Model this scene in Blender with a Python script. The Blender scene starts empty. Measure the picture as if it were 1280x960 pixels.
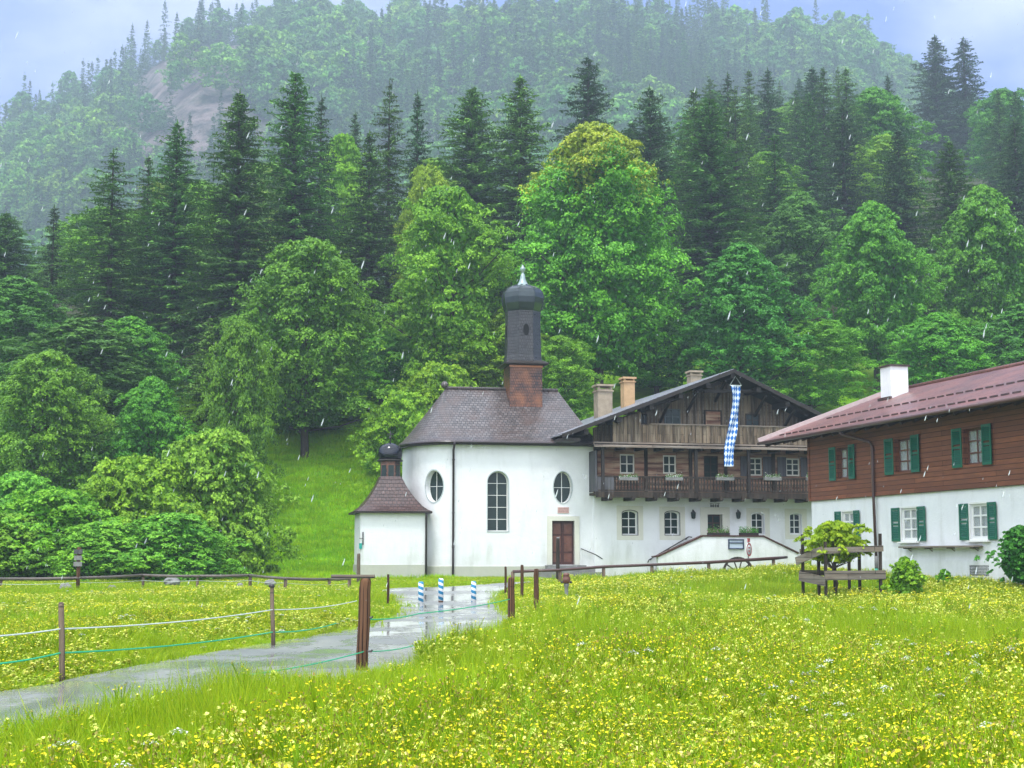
import bpy, math, random
import numpy as np
from mathutils import Vector, Matrix
from mathutils.geometry import tessellate_polygon
PI = math.pi
random.seed(7)
SC = bpy.context.scene
COL = SC.collection

# ------------------------------------------------------------------ camera
F = 1850.0                       # focal length in pixels of the 1280 px wide photograph
CAM = Vector((0, 0, 1.55))
PITCH = math.atan(215 / F)
cd = bpy.data.cameras.new('camera'); cam = bpy.data.objects.new('camera', cd); COL.objects.link(cam)
cam.location = CAM; cam.rotation_euler = (PI/2 + PITCH, 0, 0)
cd.sensor_width = 36; cd.lens = 36 * F / 1280; cd.clip_start = .1; cd.clip_end = 5000
SC.camera = cam

# ------------------------------------------------------------------ light, sky, exposure
SUN_EL, SUN_AZ = math.radians(66), math.radians(200)      # azimuth clockwise from +Y (behind the camera, a little left)
W = bpy.data.worlds.new('World'); SC.world = W; W.use_nodes = True
nt = W.node_tree; nt.nodes.clear()
out = nt.nodes.new('ShaderNodeOutputWorld'); bg = nt.nodes.new('ShaderNodeBackground'); bg.inputs[1].default_value = .13
sky = nt.nodes.new('ShaderNodeTexSky'); sky.sky_type = 'NISHITA'; sky.sun_disc = False
sky.sun_elevation = SUN_EL; sky.sun_rotation = SUN_AZ; sky.air_density = 1.4; sky.dust_density = 1.5
tc = nt.nodes.new('ShaderNodeTexCoord'); mp = nt.nodes.new('ShaderNodeMapping'); mp.inputs['Scale'].default_value = (1, 1, 2.2)
nz = nt.nodes.new('ShaderNodeTexNoise'); nz.inputs['Scale'].default_value = 3.0; nz.inputs['Detail'].default_value = 6; nz.inputs['Roughness'].default_value = .55
cr = nt.nodes.new('ShaderNodeValToRGB'); cr.color_ramp.elements[0].position = .36; cr.color_ramp.elements[1].position = .66
cr.color_ramp.elements[0].color = (.88, .88, .88, 1); cr.color_ramp.elements[1].color = (.92, .92, .92, 1)
mx = nt.nodes.new('ShaderNodeMix'); mx.data_type = 'RGBA'
lc = nt.nodes.new('ShaderNodeValToRGB'); lc.color_ramp.elements[0].position = .40; lc.color_ramp.elements[1].position = .62; lc.color_ramp.elements[0].color = (.085, .14, .38, 1); lc.color_ramp.elements[1].color = (.40, .43, .54, 1)
lm = nt.nodes.new('ShaderNodeVectorMath'); lm.operation = 'SCALE'; lm.inputs[3].default_value = 10
nt.links.new(nz.outputs[0], lc.inputs[0]); nt.links.new(lc.outputs[0], lm.inputs[0])
# thin bright overcast on the sun's side and overhead, darker blue-grey rain cloud low over the mountain
vd = nt.nodes.new('ShaderNodeVectorMath'); vd.operation = 'DOT_PRODUCT'; vd.inputs[1].default_value = (math.sin(SUN_AZ)*math.cos(SUN_EL), math.cos(SUN_AZ)*math.cos(SUN_EL), math.sin(SUN_EL))
mr = nt.nodes.new('ShaderNodeMapRange'); mr.interpolation_type = 'SMOOTHSTEP'; mr.inputs[1].default_value = .12; mr.inputs[2].default_value = .72
cm = nt.nodes.new('ShaderNodeMix'); cm.data_type = 'RGBA'; nt.links.new(lm.outputs[0], cm.inputs[6]); cm.inputs[7].default_value = (10.0, 10.6, 11.6, 1)
nt.links.new(tc.outputs['Generated'], vd.inputs[0]); nt.links.new(vd.outputs['Value'], mr.inputs[0]); nt.links.new(mr.outputs[0], cm.inputs[0]); nt.links.new(cm.outputs[2], mx.inputs[7])
nt.links.new(tc.outputs['Generated'], mp.inputs[0]); nt.links.new(mp.outputs[0], nz.inputs[0]); nt.links.new(nz.outputs[0], cr.inputs[0])
nt.links.new(cr.outputs[0], mx.inputs[0]); nt.links.new(sky.outputs[0], mx.inputs[6]); nt.links.new(mx.outputs[2], bg.inputs[0]); nt.links.new(bg.outputs[0], out.inputs[0])
sl = bpy.data.lights.new('sun', 'SUN'); sl.energy = 1.5; sl.angle = math.radians(11); sl.color = (1, .96, .9)
so = bpy.data.objects.new('sun', sl); COL.objects.link(so)
sdir = Vector((math.sin(SUN_AZ)*math.cos(SUN_EL), math.cos(SUN_AZ)*math.cos(SUN_EL), math.sin(SUN_EL)))
so.rotation_euler = sdir.to_track_quat('Z', 'Y').to_euler(); so.location = (0, -20, 60)
vs = SC.view_settings; vs.view_transform = 'Standard'; vs.look = 'None'; vs.gamma = 1; vs.exposure = 1.08; vs.use_curve_mapping = False
SC.render.engine = 'CYCLES'; cy = SC.cycles
cy.max_bounces = 5; cy.diffuse_bounces = 3; cy.glossy_bounces = 2; cy.transmission_bounces = 3; cy.transparent_max_bounces = 6; cy.volume_bounces = 0
cy.use_denoising = True; cy.caustics_reflective = False; cy.caustics_refractive = False; cy.use_adaptive_sampling = True; cy.adaptive_threshold = .02
cy.sample_clamp_indirect = 6

# ------------------------------------------------------------------ helpers
def tag(o, label=None, cat=None, group=None, kind=None):
    if label: o['label'] = label
    if cat: o['category'] = cat
    if group: o['group'] = group
    if kind: o['kind'] = kind
    return o

def ray(px, py):
    c, s = math.cos(PITCH), math.sin(PITCH)
    a, b = (px-640)/F, (480-py)/F
    return Vector((a, c - b*s, s + b*c))
def at(px, py, Y):
    d = ray(px, py); return CAM + d*(Y/d.y)

def sst(a, b, x):
    t = np.clip((x-a)/(b-a), 0, 1); return t*t*(3-2*t)
RPX = [-600, 0, 300, 450, 600, 720, 820, 900, 1000, 1150, 1280, 1700]
RC  = [28, 32, 36, 38, 47, 60, 74, 92, 112, 112, 100, 90]
MPX = [-600, -200, 0, 60, 110, 150, 180, 220, 300, 400, 640, 760, 880, 960, 1060, 1100, 1150, 1300, 1700]
MPY = [360, 250, 168, 142, 112, 84, 60, 34, 33, 30, 30, 36, 42, 50, 62, 88, 120, 230, 420]
def Hn(x, y):
    x = np.asarray(x, float); y = np.asarray(y, float)
    h = .47*sst(40, 68, y) + .5*sst(2, 11, x)*sst(44, 60, y) + .24*sst(11, 15, x)*sst(38, 46, y)
    h = h + .05*np.sin(x*.31+1)*np.sin(y*.23)*sst(75, 60, y)*sst(12, 22, y)
    th = x/np.maximum(y, 60)*F + 640
    c = np.interp(th, RPX, RC)
    s = np.maximum(y - 76 + 1.5*np.sin(x*.11), 0)
    a = .38*s + 2.2*sst(0, 14, s)*sst(20, -10, x)
    rid = a*c/(a**4 + c**4 + 1e-9)**.25
    rid = rid*(1 + .06*np.sin(x*.05+2)*np.sin(y*.031)*sst(120, 200, y))
    my = np.interp(th, MPX, MPY); mz = (695-my)/F*800
    t = np.clip((y-400)/400, 0, 1)
    m = mz*(t*(1.35-.35*t))
    rel = (7*np.sin(x*.037+.6*np.sin(y*.02)) + 4*np.sin(x*.083+y*.03) + 2.5*np.sin(x*.19-y*.07))*sst(420, 520, y)*(1-.75*sst(700, 800, y))
    m = m + rel - .5*np.maximum(y-800, 0)
    k = sst(330, 430, y)
    return np.maximum(h + rid*(1-k) + np.maximum(m, rid*k*.95 - .5*np.maximum(y-800, 0))*k, -.5)
def H(x, y): return float(Hn(x, y))
def G(px, py, lift=0):
    d = ray(px, py); t = 6.0
    while t < 400:
        p = CAM + d*t
        if p.z <= H(p.x, p.y)+lift: break
        t += .1
    return Vector((p.x, p.y, H(p.x, p.y)))

class Frame:
    def __init__(s, px, Y, deg, zb):
        p = at(px, 700, Y); s.O = Vector((p.x, p.y, zb)); s.a = math.radians(deg); s.zb = zb
        s.ux = Vector((math.cos(s.a), math.sin(s.a), 0)); s.vy = Vector((-math.sin(s.a), math.cos(s.a), 0))
    def p(s, px, py, v):
        d = ray(px, py); t = (v - (CAM - s.O).dot(s.vy))/d.dot(s.vy)
        P = CAM + d*t - s.O
        return P.dot(s.ux), P.z
    def u(s, px, v=0, py=650): return s.p(px, py, v)[0]
    def z(s, px, py, v=0): return s.p(px, py, v)[1]
    def world(s, u, v, z=0): return s.O + s.ux*u + s.vy*v + Vector((0, 0, z))
    def root(s, name, u=0, v=0, z=0):
        o = bpy.data.objects.new(name, None); COL.objects.link(o); o.location = s.world(u, v, z); o.rotation_euler = (0, 0, s.a); return o
def empty(name, loc, rz=0):
    o = bpy.data.objects.new(name, None); COL.objects.link(o); o.location = loc; o.rotation_euler = (0, 0, rz); return o

class MB:
    """collects faces; build() links them as one mesh object, with metre-scaled UVs on every face"""
    def __init__(s): s.V = []; s.Fc = []; s.UV = []; s.MI = []; s.mi = 0; s.sm = []; s.smooth = False
    def add(s, V, Fs, uv=None):
        b = len(s.V); s.V += [tuple(v) for v in V]
        for i, f in enumerate(Fs):
            s.Fc.append([b+k for k in f]); s.UV.append(uv[i] if uv else None); s.MI.append(s.mi); s.sm.append(s.smooth)
        return s
    def box(s, x0, x1, y0, y1, z0, z1):
        V = [(x0,y0,z0),(x1,y0,z0),(x1,y1,z0),(x0,y1,z0),(x0,y0,z1),(x1,y0,z1),(x1,y1,z1),(x0,y1,z1)]
        return s.add(V, [(0,3,2,1),(4,5,6,7),(0,1,5,4),(1,2,6,5),(2,3,7,6),(3,0,4,7)])
    def beam(s, a, b, w, h, up=(0,0,1)):
        a = Vector(a); b = Vector(b); d = (b-a).normalized(); up = Vector(up)
        if abs(d.dot(up)) > .98: up = Vector((0, 1, 0))
        r = d.cross(up).normalized(); u = r.cross(d).normalized()
        V = []
        for p in (a, b):
            for i, j in ((-1,-1),(1,-1),(1,1),(-1,1)): V.append(p + r*(i*w/2) + u*(j*h/2))
        return s.add(V, [(3,2,1,0),(4,5,6,7),(0,1,5,4),(1,2,6,5),(2,3,7,6),(3,0,4,7)])
    def tube(s, pts, r, n=8, caps=True):
        pts = [Vector(p) for p in pts]; rs = r if isinstance(r, (list, tuple)) else [r]*len(pts)
        V = []; Fs = []
        for i, p in enumerate(pts):
            d = (pts[min(i+1, len(pts)-1)] - pts[max(i-1, 0)]).normalized()
            up = Vector((0,0,1)) if abs(d.z) < .9 else Vector((0,1,0))
            a = d.cross(up).normalized(); b = a.cross(d)
            for k in range(n): V.append(p + (a*math.cos(2*PI*k/n) + b*math.sin(2*PI*k/n))*rs[i])
        for i in range(len(pts)-1):
            for k in range(n): Fs.append((i*n+k, i*n+(k+1)%n, (i+1)*n+(k+1)%n, (i+1)*n+k))
        if caps: Fs += [tuple(range(n))[::-1], tuple((len(pts)-1)*n+k for k in range(n))]
        o = s.smooth; s.smooth = n > 6; s.add(V, Fs); s.smooth = o; return s
    def lathe(s, prof, n=16, c=(0,0), rot=0, smooth=True, caps=True):
        V = []; Fs = []
        for r, z in prof:
            for k in range(n):
                a = rot + 2*PI*k/n; V.append((c[0]+r*math.cos(a), c[1]+r*math.sin(a), z))
        for i in range(len(prof)-1):
            for k in range(n): Fs.append((i*n+k, i*n+(k+1)%n, (i+1)*n+(k+1)%n, (i+1)*n+k))
        if caps:
            if prof[0][0] > .001: Fs.append(tuple(range(n))[::-1])
            if prof[-1][0] > .001: Fs.append(tuple((len(prof)-1)*n+k for k in range(n)))
        o = s.smooth; s.smooth = smooth; s.add(V, Fs); s.smooth = o; return s
    def sheet(s, outline, holes, y, depth, rev=None):
        """wall in the xz plane at y, thickness depth, with holes; rev: material index for the reveals"""
        loops = [outline] + holes
        V3 = [[Vector((p[0], p[1], 0)) for p in l] for l in loops]
        tri = tessellate_polygon(V3); flat = [p for l in loops for p in l]; n = len(flat)
        V = [(p[0], y, p[1]) for p in flat] + [(p[0], y+depth, p[1]) for p in flat]
        Fs = []
        for t in tri:
            a, b, c = [flat[k] for k in t]
            cr_ = (b[0]-a[0])*(c[1]-a[1]) - (b[1]-a[1])*(c[0]-a[0])
            t = tuple(t) if cr_ > 0 else tuple(t)[::-1]
            Fs.append(t); Fs.append(tuple(k+n for k in t[::-1]))
        s.add(V, Fs); i0 = 0
        for li, l in enumerate(loops):
            m = len(l); Vl = [(p[0], y, p[1]) for p in l] + [(p[0], y+depth, p[1]) for p in l]
            ar = sum(l[k][0]*l[(k+1)%m][1]-l[(k+1)%m][0]*l[k][1] for k in range(m))
            fs = []
            for k in range(m):
                q = (k, k+m, (k+1)%m+m, (k+1)%m)
                if (ar < 0) != (li > 0): q = q[::-1]
                fs.append(q)
            s.add(Vl, fs)
        return s
    def build(s, name, mat, parent=None, loc=None):
        me = bpy.data.meshes.new(name); me.from_pydata([tuple(v) for v in s.V], [], s.Fc)
        mats = mat if isinstance(mat, (list, tuple)) else [mat]
        for m in mats: me.materials.append(m)
        me.polygons.foreach_set('material_index', s.MI); me.polygons.foreach_set('use_smooth', s.sm)
        uvl = me.uv_layers.new(name='UVMap'); X, Z = Vector((1,0,0)), Vector((0,0,1)); data = []
        for p in me.polygons:
            uv = s.UV[p.index]
            if uv: 
                for q in uv: data += [q[0], q[1]]
                continue
            n = p.normal; t = Z.cross(n)
            t = X if t.length < .05 else t.normalized()
            b = n.cross(t)
            for vi in p.vertices:
                co = me.vertices[vi].co; data += [co.dot(t), co.dot(b)]
        uvl.data.foreach_set('uv', data)
        o = bpy.data.objects.new(name, me); COL.objects.link(o)
        if parent: o.parent = parent
        if loc is not None: o.location = loc
        return o

def npmesh(name, V, Q, mats, mi=None, face_attr=None, smooth=False):
    V = np.asarray(V, np.float32); Q = np.asarray(Q, np.int32); k = Q.shape[1]
    me = bpy.data.meshes.new(name); me.vertices.add(len(V)); me.vertices.foreach_set('co', V.ravel())
    me.loops.add(Q.size); me.loops.foreach_set('vertex_index', Q.ravel())
    me.polygons.add(len(Q)); me.polygons.foreach_set('loop_start', np.arange(0, Q.size, k, dtype=np.int32))
    for m in mats: me.materials.append(m)
    if mi is not None: me.polygons.foreach_set('material_index', np.asarray(mi, np.int32))
    if smooth: me.polygons.foreach_set('use_smooth', np.ones(len(Q), bool))
    if face_attr is not None:
        a = me.attributes.new('tint', 'FLOAT', 'FACE'); a.data.foreach_set('value', np.asarray(face_attr, np.float32))
    me.update(calc_edges=True); me.validate(); return me

# ------------------------------------------------------------------ materials
class NT:
    def __init__(s, name):
        s.m = bpy.data.materials.new(name); s.m.use_nodes = True; s.t = s.m.node_tree; s.t.nodes.clear()
        s.o = s.n('ShaderNodeOutputMaterial')
    def n(s, ty, **kw):
        x = s.t.nodes.new(ty)
        for k, v in kw.items():
            if k.startswith('i_'): x.inputs[int(k[2:]) if k[2:].isdigit() else k[2:].replace('_', ' ')].default_value = v
            else: setattr(x, k, v)
        return x
    def l(s, a, b): s.t.links.new(a, b)
    def mix(s, fac, a, b, mode='MIX'):
        x = s.n('ShaderNodeMix', data_type='RGBA', blend_type=mode)
        for i, v in ((0, fac), (6, a), (7, b)):
            if isinstance(v, bpy.types.NodeSocket): s.l(v, x.inputs[i])
            else: x.inputs[i].default_value = v if i == 0 else (*v, 1)
        return x.outputs[2]
    def math(s, op, a, b=0.0, clamp=False):
        x = s.n('ShaderNodeMath', operation=op, use_clamp=clamp)
        for i, v in enumerate((a, b)):
            if isinstance(v, bpy.types.NodeSocket): s.l(v, x.inputs[i])
            else: x.inputs[i].default_value = v
        return x.outputs[0]
    def noise(s, vec, scale, detail=4, rough=.6):
        x = s.n('ShaderNodeTexNoise'); x.inputs['Scale'].default_value = scale; x.inputs['Detail'].default_value = detail; x.inputs['Roughness'].default_value = rough
        if vec is not None: s.l(vec, x.inputs[0])
        return x.outputs[0]
    def ramp(s, fac, a, b, ca=(0,0,0), cb=(1,1,1)):
        x = s.n('ShaderNodeValToRGB'); e = x.color_ramp.elements; e[0].position = a; e[1].position = b
        e[0].color = (*ca, 1); e[1].color = (*cb, 1); s.l(fac, x.inputs[0]); return x.outputs[0]
    def coord(s, which='Object', scale=(1,1,1), rot=(0,0,0)):
        c = s.n('ShaderNodeTexCoord'); m = s.n('ShaderNodeMapping'); m.inputs['Scale'].default_value = scale; m.inputs['Rotation'].default_value = rot
        s.l(c.outputs[which], m.inputs[0]); return m.outputs[0]
    def pbr(s, color, rough=.7, spec=.3, bump=None, bs=.3, bd=.02, metal=0):
        p = s.n('ShaderNodeBsdfPrincipled')
        for k, v in (('Base Color', color), ('Roughness', rough), ('Specular IOR Level', spec), ('Metallic', metal)):
            if isinstance(v, bpy.types.NodeSocket): s.l(v, p.inputs[k])
            else: p.inputs[k].default_value = (*v, 1) if k == 'Base Color' else v
        if bump is not None:
            b = s.n('ShaderNodeBump'); b.inputs['Strength'].default_value = bs; b.inputs['Distance'].default_value = bd
            s.l(bump, b.inputs['Height']); s.l(b.outputs[0], p.inputs['Normal'])
        s.l(p.outputs[0], s.o.inputs[0]); return s.m

def simple(name, c, rough=.7, spec=.3, var=.15, scale=6, metal=0):
    t = NT(name); v = t.coord(); n = t.noise(v, scale, 5)
    c2 = tuple(x*(1-var*2) for x in c)
    return t.pbr(t.mix(n, c2, tuple(min(1, x*(1+var)) for x in c)), rough, spec, n, .25, .01, metal)

def plaster(name, c, stain=(.5,.5,.47)):
    t = NT(name); v = t.coord(); g = t.coord(scale=(1.2, 1.2, .25))
    n1 = t.noise(v, 1.1, 6, .65); n2 = t.noise(g, 1.6, 5, .6); n3 = t.noise(v, 14, 6, .7)
    col = t.mix(t.ramp(n1, .35, .75), c, tuple(x*.9 for x in c))
    col = t.mix(t.math('MULTIPLY', t.ramp(n2, .54, .8), .5), col, stain)
    # splash dirt that thins out above the ground
    geo = t.n('ShaderNodeNewGeometry'); sp = t.n('ShaderNodeSeparateXYZ'); t.l(t.n('ShaderNodeTexCoord').outputs['Object'], sp.inputs[0])
    h = t.math('MULTIPLY', sp.outputs[2], .55); f = t.math('SUBTRACT', t.math('MULTIPLY', n2, 2.0), h, True)
    col = t.mix(t.math('MULTIPLY', f, .5), col, (.46, .48, .42))
    bmp = t.math('ADD', t.math('MULTIPLY', n1, 1.5), t.math('MULTIPLY', n3, .35))
    return t.pbr(col, .85, .15, bmp, .45, .05)

def shingle(name, ca, cb, cm, row=.22, w=.22, rough=.5, spec=.4, moss=None):
    t = NT(name); uv = t.coord('UV'); b = t.n('ShaderNodeTexBrick'); t.l(uv, b.inputs[0])
    b.offset = .5; b.inputs['Scale'].default_value = 1; b.inputs['Brick Width'].default_value = w; b.inputs['Row Height'].default_value = row
    b.inputs['Mortar Size'].default_value = .018; b.inputs['Mortar Smooth'].default_value = .3; b.inputs['Bias'].default_value = 0
    b.inputs['Color1'].default_value = (*ca, 1); b.inputs['Color2'].default_value = (*cb, 1); b.inputs['Mortar'].default_value = (*cm, 1)
    n = t.noise(uv, .7, 6, .65); n2 = t.noise(uv, 5, 4)
    col = t.mix(t.ramp(n, .4, .7), b.outputs[0], tuple(x*.55 for x in ca), 'MIX') if moss is None else t.mix(t.ramp(n, .45, .75), b.outputs[0], moss)
    col = t.mix(.35, col, t.mix(n2, (.3,.3,.3), (1,1,1)), 'MULTIPLY')
    sp = t.n('ShaderNodeSeparateXYZ'); t.l(uv, sp.inputs[0])
    saw = t.math('FRACT', t.math('DIVIDE', sp.outputs[1], row)); hgt = t.math('SUBTRACT', t.math('MULTIPLY', t.math('SUBTRACT', 1, saw), .8), b.outputs['Fac'])
    return t.pbr(col, t.mix(n2, (rough*.7,)*3, (rough*1.3,)*3), spec, hgt, .7, .03)

def planks(name, ca, cb, gap, row=.2, length=4.0, vertical=False, rough=.75, spec=.2, streak=(.05,.04,.035), sfac=.5):
    t = NT(name); uv = t.coord('UV', rot=(0, 0, PI/2 if vertical else 0)); b = t.n('ShaderNodeTexBrick'); t.l(uv, b.inputs[0]); b.offset = .37
    b.inputs['Scale'].default_value = 1; b.inputs['Brick Width'].default_value = length; b.inputs['Row Height'].default_value = row
    b.inputs['Mortar Size'].default_value = .011; b.inputs['Mortar Smooth'].default_value = .2
    b.inputs['Color1'].default_value = (*ca, 1); b.inputs['Color2'].default_value = (*cb, 1); b.inputs['Mortar'].default_value = (*gap, 1)
    m = t.n('ShaderNodeMapping'); m.inputs['Scale'].default_value = (1.2, 14, 1); t.l(uv, m.inputs[0])
    g = t.noise(m.outputs[0], 1.6, 6, .7); n = t.noise(uv, .8, 5, .6)
    m2 = t.n('ShaderNodeMapping'); m2.inputs['Scale'].default_value = (.5, 3.5, 1); t.l(uv, m2.inputs[0]); n3 = t.noise(m2.outputs[0], 1.3, 4)
    col = t.mix(t.math('MULTIPLY', t.ramp(g, .4, .72), .55), b.outputs[0], tuple(x*.35 for x in ca))
    col = t.mix(t.math('MULTIPLY', t.ramp(n3, .42, .68), sfac), col, streak)
    hgt = t.math('SUBTRACT', t.math('MULTIPLY', g, .3), b.outputs['Fac'])
    return t.pbr(col, rough, spec, hgt, .6, .02)

def leafmat(name, lo, hi, trans=.3, var=.13, rough=.5, spec=.25):
    """leaf colour between lo and hi by the leaf's own tint, then a little per plant"""
    t = NT(name); a = t.n('ShaderNodeAttribute', attribute_name='tint'); oi = t.n('ShaderNodeObjectInfo')
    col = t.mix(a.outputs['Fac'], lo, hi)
    v = t.math('ADD', t.math('MULTIPLY', oi.outputs['Random'], 2*var), 1-var)
    hs = t.n('ShaderNodeHueSaturation'); t.l(col, hs.inputs['Color']); t.l(v, hs.inputs['Value'])
    hr = t.math('FRACT', t.math('MULTIPLY', oi.outputs['Random'], 7.31)); t.l(t.math('ADD', t.math('MULTIPLY', hr, .03), .485), hs.inputs['Hue'])
    p = t.n('ShaderNodeBsdfPrincipled'); p.inputs['Roughness'].default_value = rough; p.inputs['Specular IOR Level'].default_value = spec
    t.l(hs.outputs[0], p.inputs['Base Color'])
    tr = t.n('ShaderNodeBsdfTranslucent'); t.l(hs.outputs[0], tr.inputs[0])
    ms = t.n('ShaderNodeMixShader'); ms.inputs[0].default_value = trans; t.l(p.outputs[0], ms.inputs[1]); t.l(tr.outputs[0], ms.inputs[2])
    t.l(ms.outputs[0], t.o.inputs[0]); return t.m

MT = {}
MT['plaster'] = plaster('white_plaster', (.78, .79, .80))
MT['cream'] = plaster('cream_plaster', (.66, .65, .56))
MT['plinth'] = plaster('grey_plinth_plaster', (.44, .44, .36), (.25, .26, .2))
MT['roof_brown'] = shingle('wet_brown_shingle', (.16, .14, .135), (.075, .064, .062), (.012, .01, .012), .2, .2, .35, .5, moss=(.10, .062, .05))
MT['roof_annex'] = shingle('wet_red_shingle', (.12, .065, .055), (.055, .033, .03), (.018, .01, .01), .2, .2, .33, .5)
MT['roof_grey'] = shingle('wet_grey_shingle', (.40, .41, .47), (.25, .26, .30), (.03, .03, .035), .3, .2, .35, .5)
MT['tower_brown'] = shingle('rusty_shingle', (.13, .045, .026), (.03, .014, .013), (.004, .003, .003), .14, .12, .35, .5, moss=(.36, .13, .045))
MT['tower_dark'] = shingle('dark_shingle', (.055, .055, .058), (.012, .012, .014), (.003, .003, .004), .15, .12, .3, .5)
MT['metal_roof'] = None
MT['logs'] = planks('weathered_logs', (.34, .17, .11), (.13, .06, .042), (.012, .009, .008), .27, 1.6, False, .8, .15, (.52, .38, .25), .8)
MT['boards'] = planks('weathered_boards', (.22, .16, .105), (.055, .042, .03), (.012, .01, .008), .19, 3.5, True, .8, .15, (.34, .28, .20), .6)
MT['darkwood'] = planks('dark_old_wood', (.06, .043, .03), (.018, .013, .010), (.008, .007, .006), .16, 2.5, True, .75, .2, (.1, .085, .07), .35)
MT['greywood'] = planks('grey_old_wood', (.24, .19, .145), (.12, .10, .08), (.02, .02, .018), .16, 2.5, False, .7, .25, (.3, .28, .24), .5)
MT['beam'] = simple('dark_beam', (.03, .024, .02), .6, .3, .25, 9)
MT['timber'] = planks('red_brown_timber', (.27, .10, .05), (.17, .064, .036), (.02, .01, .007), .17, 5, False, .65, .2, (.12, .052, .034), .6)
MT['green'] = planks('green_painted_shutter', (.005, .105, .062), (.005, .088, .052), (.002, .035, .022), .075, 3, False, .45, .35, (.01, .12, .075), .4)
MT['white'] = simple('white_paint', (.75, .75, .72), .5, .35, .05, 5)
MT['greyshut'] = planks('grey_shutter', (.105, .105, .115), (.07, .07, .078), (.02, .02, .02), .16, 3, True, .7, .2, (.15, .14, .14), .4)
MT['iron'] = simple('dark_iron', (.025, .022, .022), .45, .5, .2, 12)
MT['pipe'] = simple('brown_drainpipe', (.075, .035, .03), .35, .5, .15, 5)
MT['pipedark'] = simple('dark_drainpipe', (.035, .022, .028), .35, .5, .15, 5)
MT['copper'] = simple('dark_patinated_dome', (.045, .06, .065), .2, .6, .25, 4, .5)
MT['blackdome'] = simple('black_glossy_dome', (.010, .012, .02), .12, .6, .2, 4, .2)
MT['paledome'] = simple('pale_metal_spire', (.30, .38, .37), .4, .5, .15, 7, .4)
MT['coppergold'] = simple('copper_edge', (.42, .17, .075), .4, .5, .25, 9, .4)
MT['stone'] = simple('grey_stone', (.22, .22, .21), .7, .3, .3, 5)
MT['chimney'] = simple('old_chimney_plaster', (.40, .33, .24), .85, .1, .3, 4)
MT['chimney_tan'] = simple('tan_chimney_plaster', (.56, .37, .20), .85, .1, .2, 4)
MT['door_wood'] = simple('dark_red_door', (.075, .028, .022), .4, .35, .3, 5)
MT['door_panel'] = simple('door_panel_wood', (.16, .065, .045), .35, .4, .3, 8)
MT['post'] = planks('brown_fence_post', (.22, .115, .06), (.12, .062, .036), (.02, .012, .01), .09, 2.5, True, .8, .1, (.07, .04, .028), .55)
MT['postgrey'] = planks('weathered_post', (.24, .17, .11), (.14, .10, .07), (.03, .02, .02), .08, 2.5, True, .75, .2, (.2, .17, .13), .5)
MT['rail'] = simple('wet_rail_wood', (.15, .125, .105), .5, .35, .35, 6)
MT['teal'] = simple('teal_band', (.02, .33, .27), .5, .3, .1, 5)
MT['cord'] = simple('pale_cord', (.55, .62, .58), .6, .2, .1, 5)
MT['bark'] = simple('bark', (.075, .06, .048), .85, .15, .35, 6)
MT['blue'] = simple('blue_paint', (.02, .14, .36), .4, .4, .1, 5)
MT['pink'] = simple('pale_red_plaque', (.55, .36, .33), .7, .2, .2, 12)
MT['red'] = simple('red_paint', (.5, .05, .08), .45, .4, .1, 5)
MT['curtain'] = simple('white_curtain', (.5, .5, .5), .9, .05, .3, 7)
MT['navy'] = simple('blue_black_frame', (.03, .04, .09), .4, .4, .1, 5)
MT['paper'] = simple('pale_notice_paper', (.50, .58, .68), .5, .3, .12, 3)
MT['verge'] = simple('pale_verge_board', (.55, .45, .44), .5, .3, .15, 5)
MT['timber_dark'] = simple('dark_rafter', (.05, .026, .018), .7, .2, .25, 8)
MT['greyblue'] = simple('blue_grey_frame', (.10, .13, .13), .6, .3, .2, 8)
MT['room'] = simple('dark_room', (.02, .02, .02), .9, .05, .1, 5)

t = NT('dark_window_glass'); n_ = t.noise(t.coord(), 2.5, 3)
MT['glass'] = t.pbr(t.mix(n_, (.008, .018, .015), (.03, .05, .045)), .12, .28, n_, .05, .01)
t = NT('red_metal_roof'); uv = t.coord('UV'); b = t.n('ShaderNodeTexBrick'); t.l(uv, b.inputs[0]); b.offset = .5
for k, v in (('Scale', 1), ('Brick Width', .42), ('Row Height', 1.3), ('Mortar Size', .022), ('Mortar Smooth', .3)): b.inputs[k].default_value = v
b.inputs['Color1'].default_value = (.24, .095, .075, 1); b.inputs['Color2'].default_value = (.19, .075, .06, 1); b.inputs['Mortar'].default_value = (.05, .025, .028, 1)
n_ = t.noise(uv, .6, 5, .6); n2_ = t.noise(uv, 7, 3)
col = t.mix(t.math('MULTIPLY', t.ramp(n_, .42, .62), .75), b.outputs[0], (.10, .05, .048))
MT['metal_roof'] = t.pbr(col, t.mix(n2_, (.22,)*3, (.5,)*3), .4, t.math('SUBTRACT', 0, b.outputs['Fac']), .5, .02)

# ground materials
def grassground(name, a, b_, dark, sc=1.0):
    t = NT(name); v = t.coord(); n1 = t.noise(v, .25*sc, 6, .6); n2 = t.noise(v, 6*sc, 6, .75); n3 = t.noise(v, 40*sc, 3, .7)
    col = t.mix(t.ramp(n1, .35, .7), a, b_); col = t.mix(t.math('MULTIPLY', t.ramp(n2, .4, .7), .6), col, dark)
    return t.pbr(col, .9, .1, t.math('ADD', n2, n3), .8, .08)
MT['ground'] = grassground('meadow_ground', (.17, .29, .015), (.24, .36, .02), (.08, .15, .012))
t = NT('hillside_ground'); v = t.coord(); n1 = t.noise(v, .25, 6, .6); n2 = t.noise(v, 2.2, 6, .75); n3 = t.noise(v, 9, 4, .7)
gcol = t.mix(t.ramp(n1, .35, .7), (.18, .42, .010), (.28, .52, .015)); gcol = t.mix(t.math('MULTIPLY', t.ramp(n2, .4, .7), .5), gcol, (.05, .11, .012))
fcol = t.mix(n2, (.03, .045, .015), (.07, .07, .035))
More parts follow.
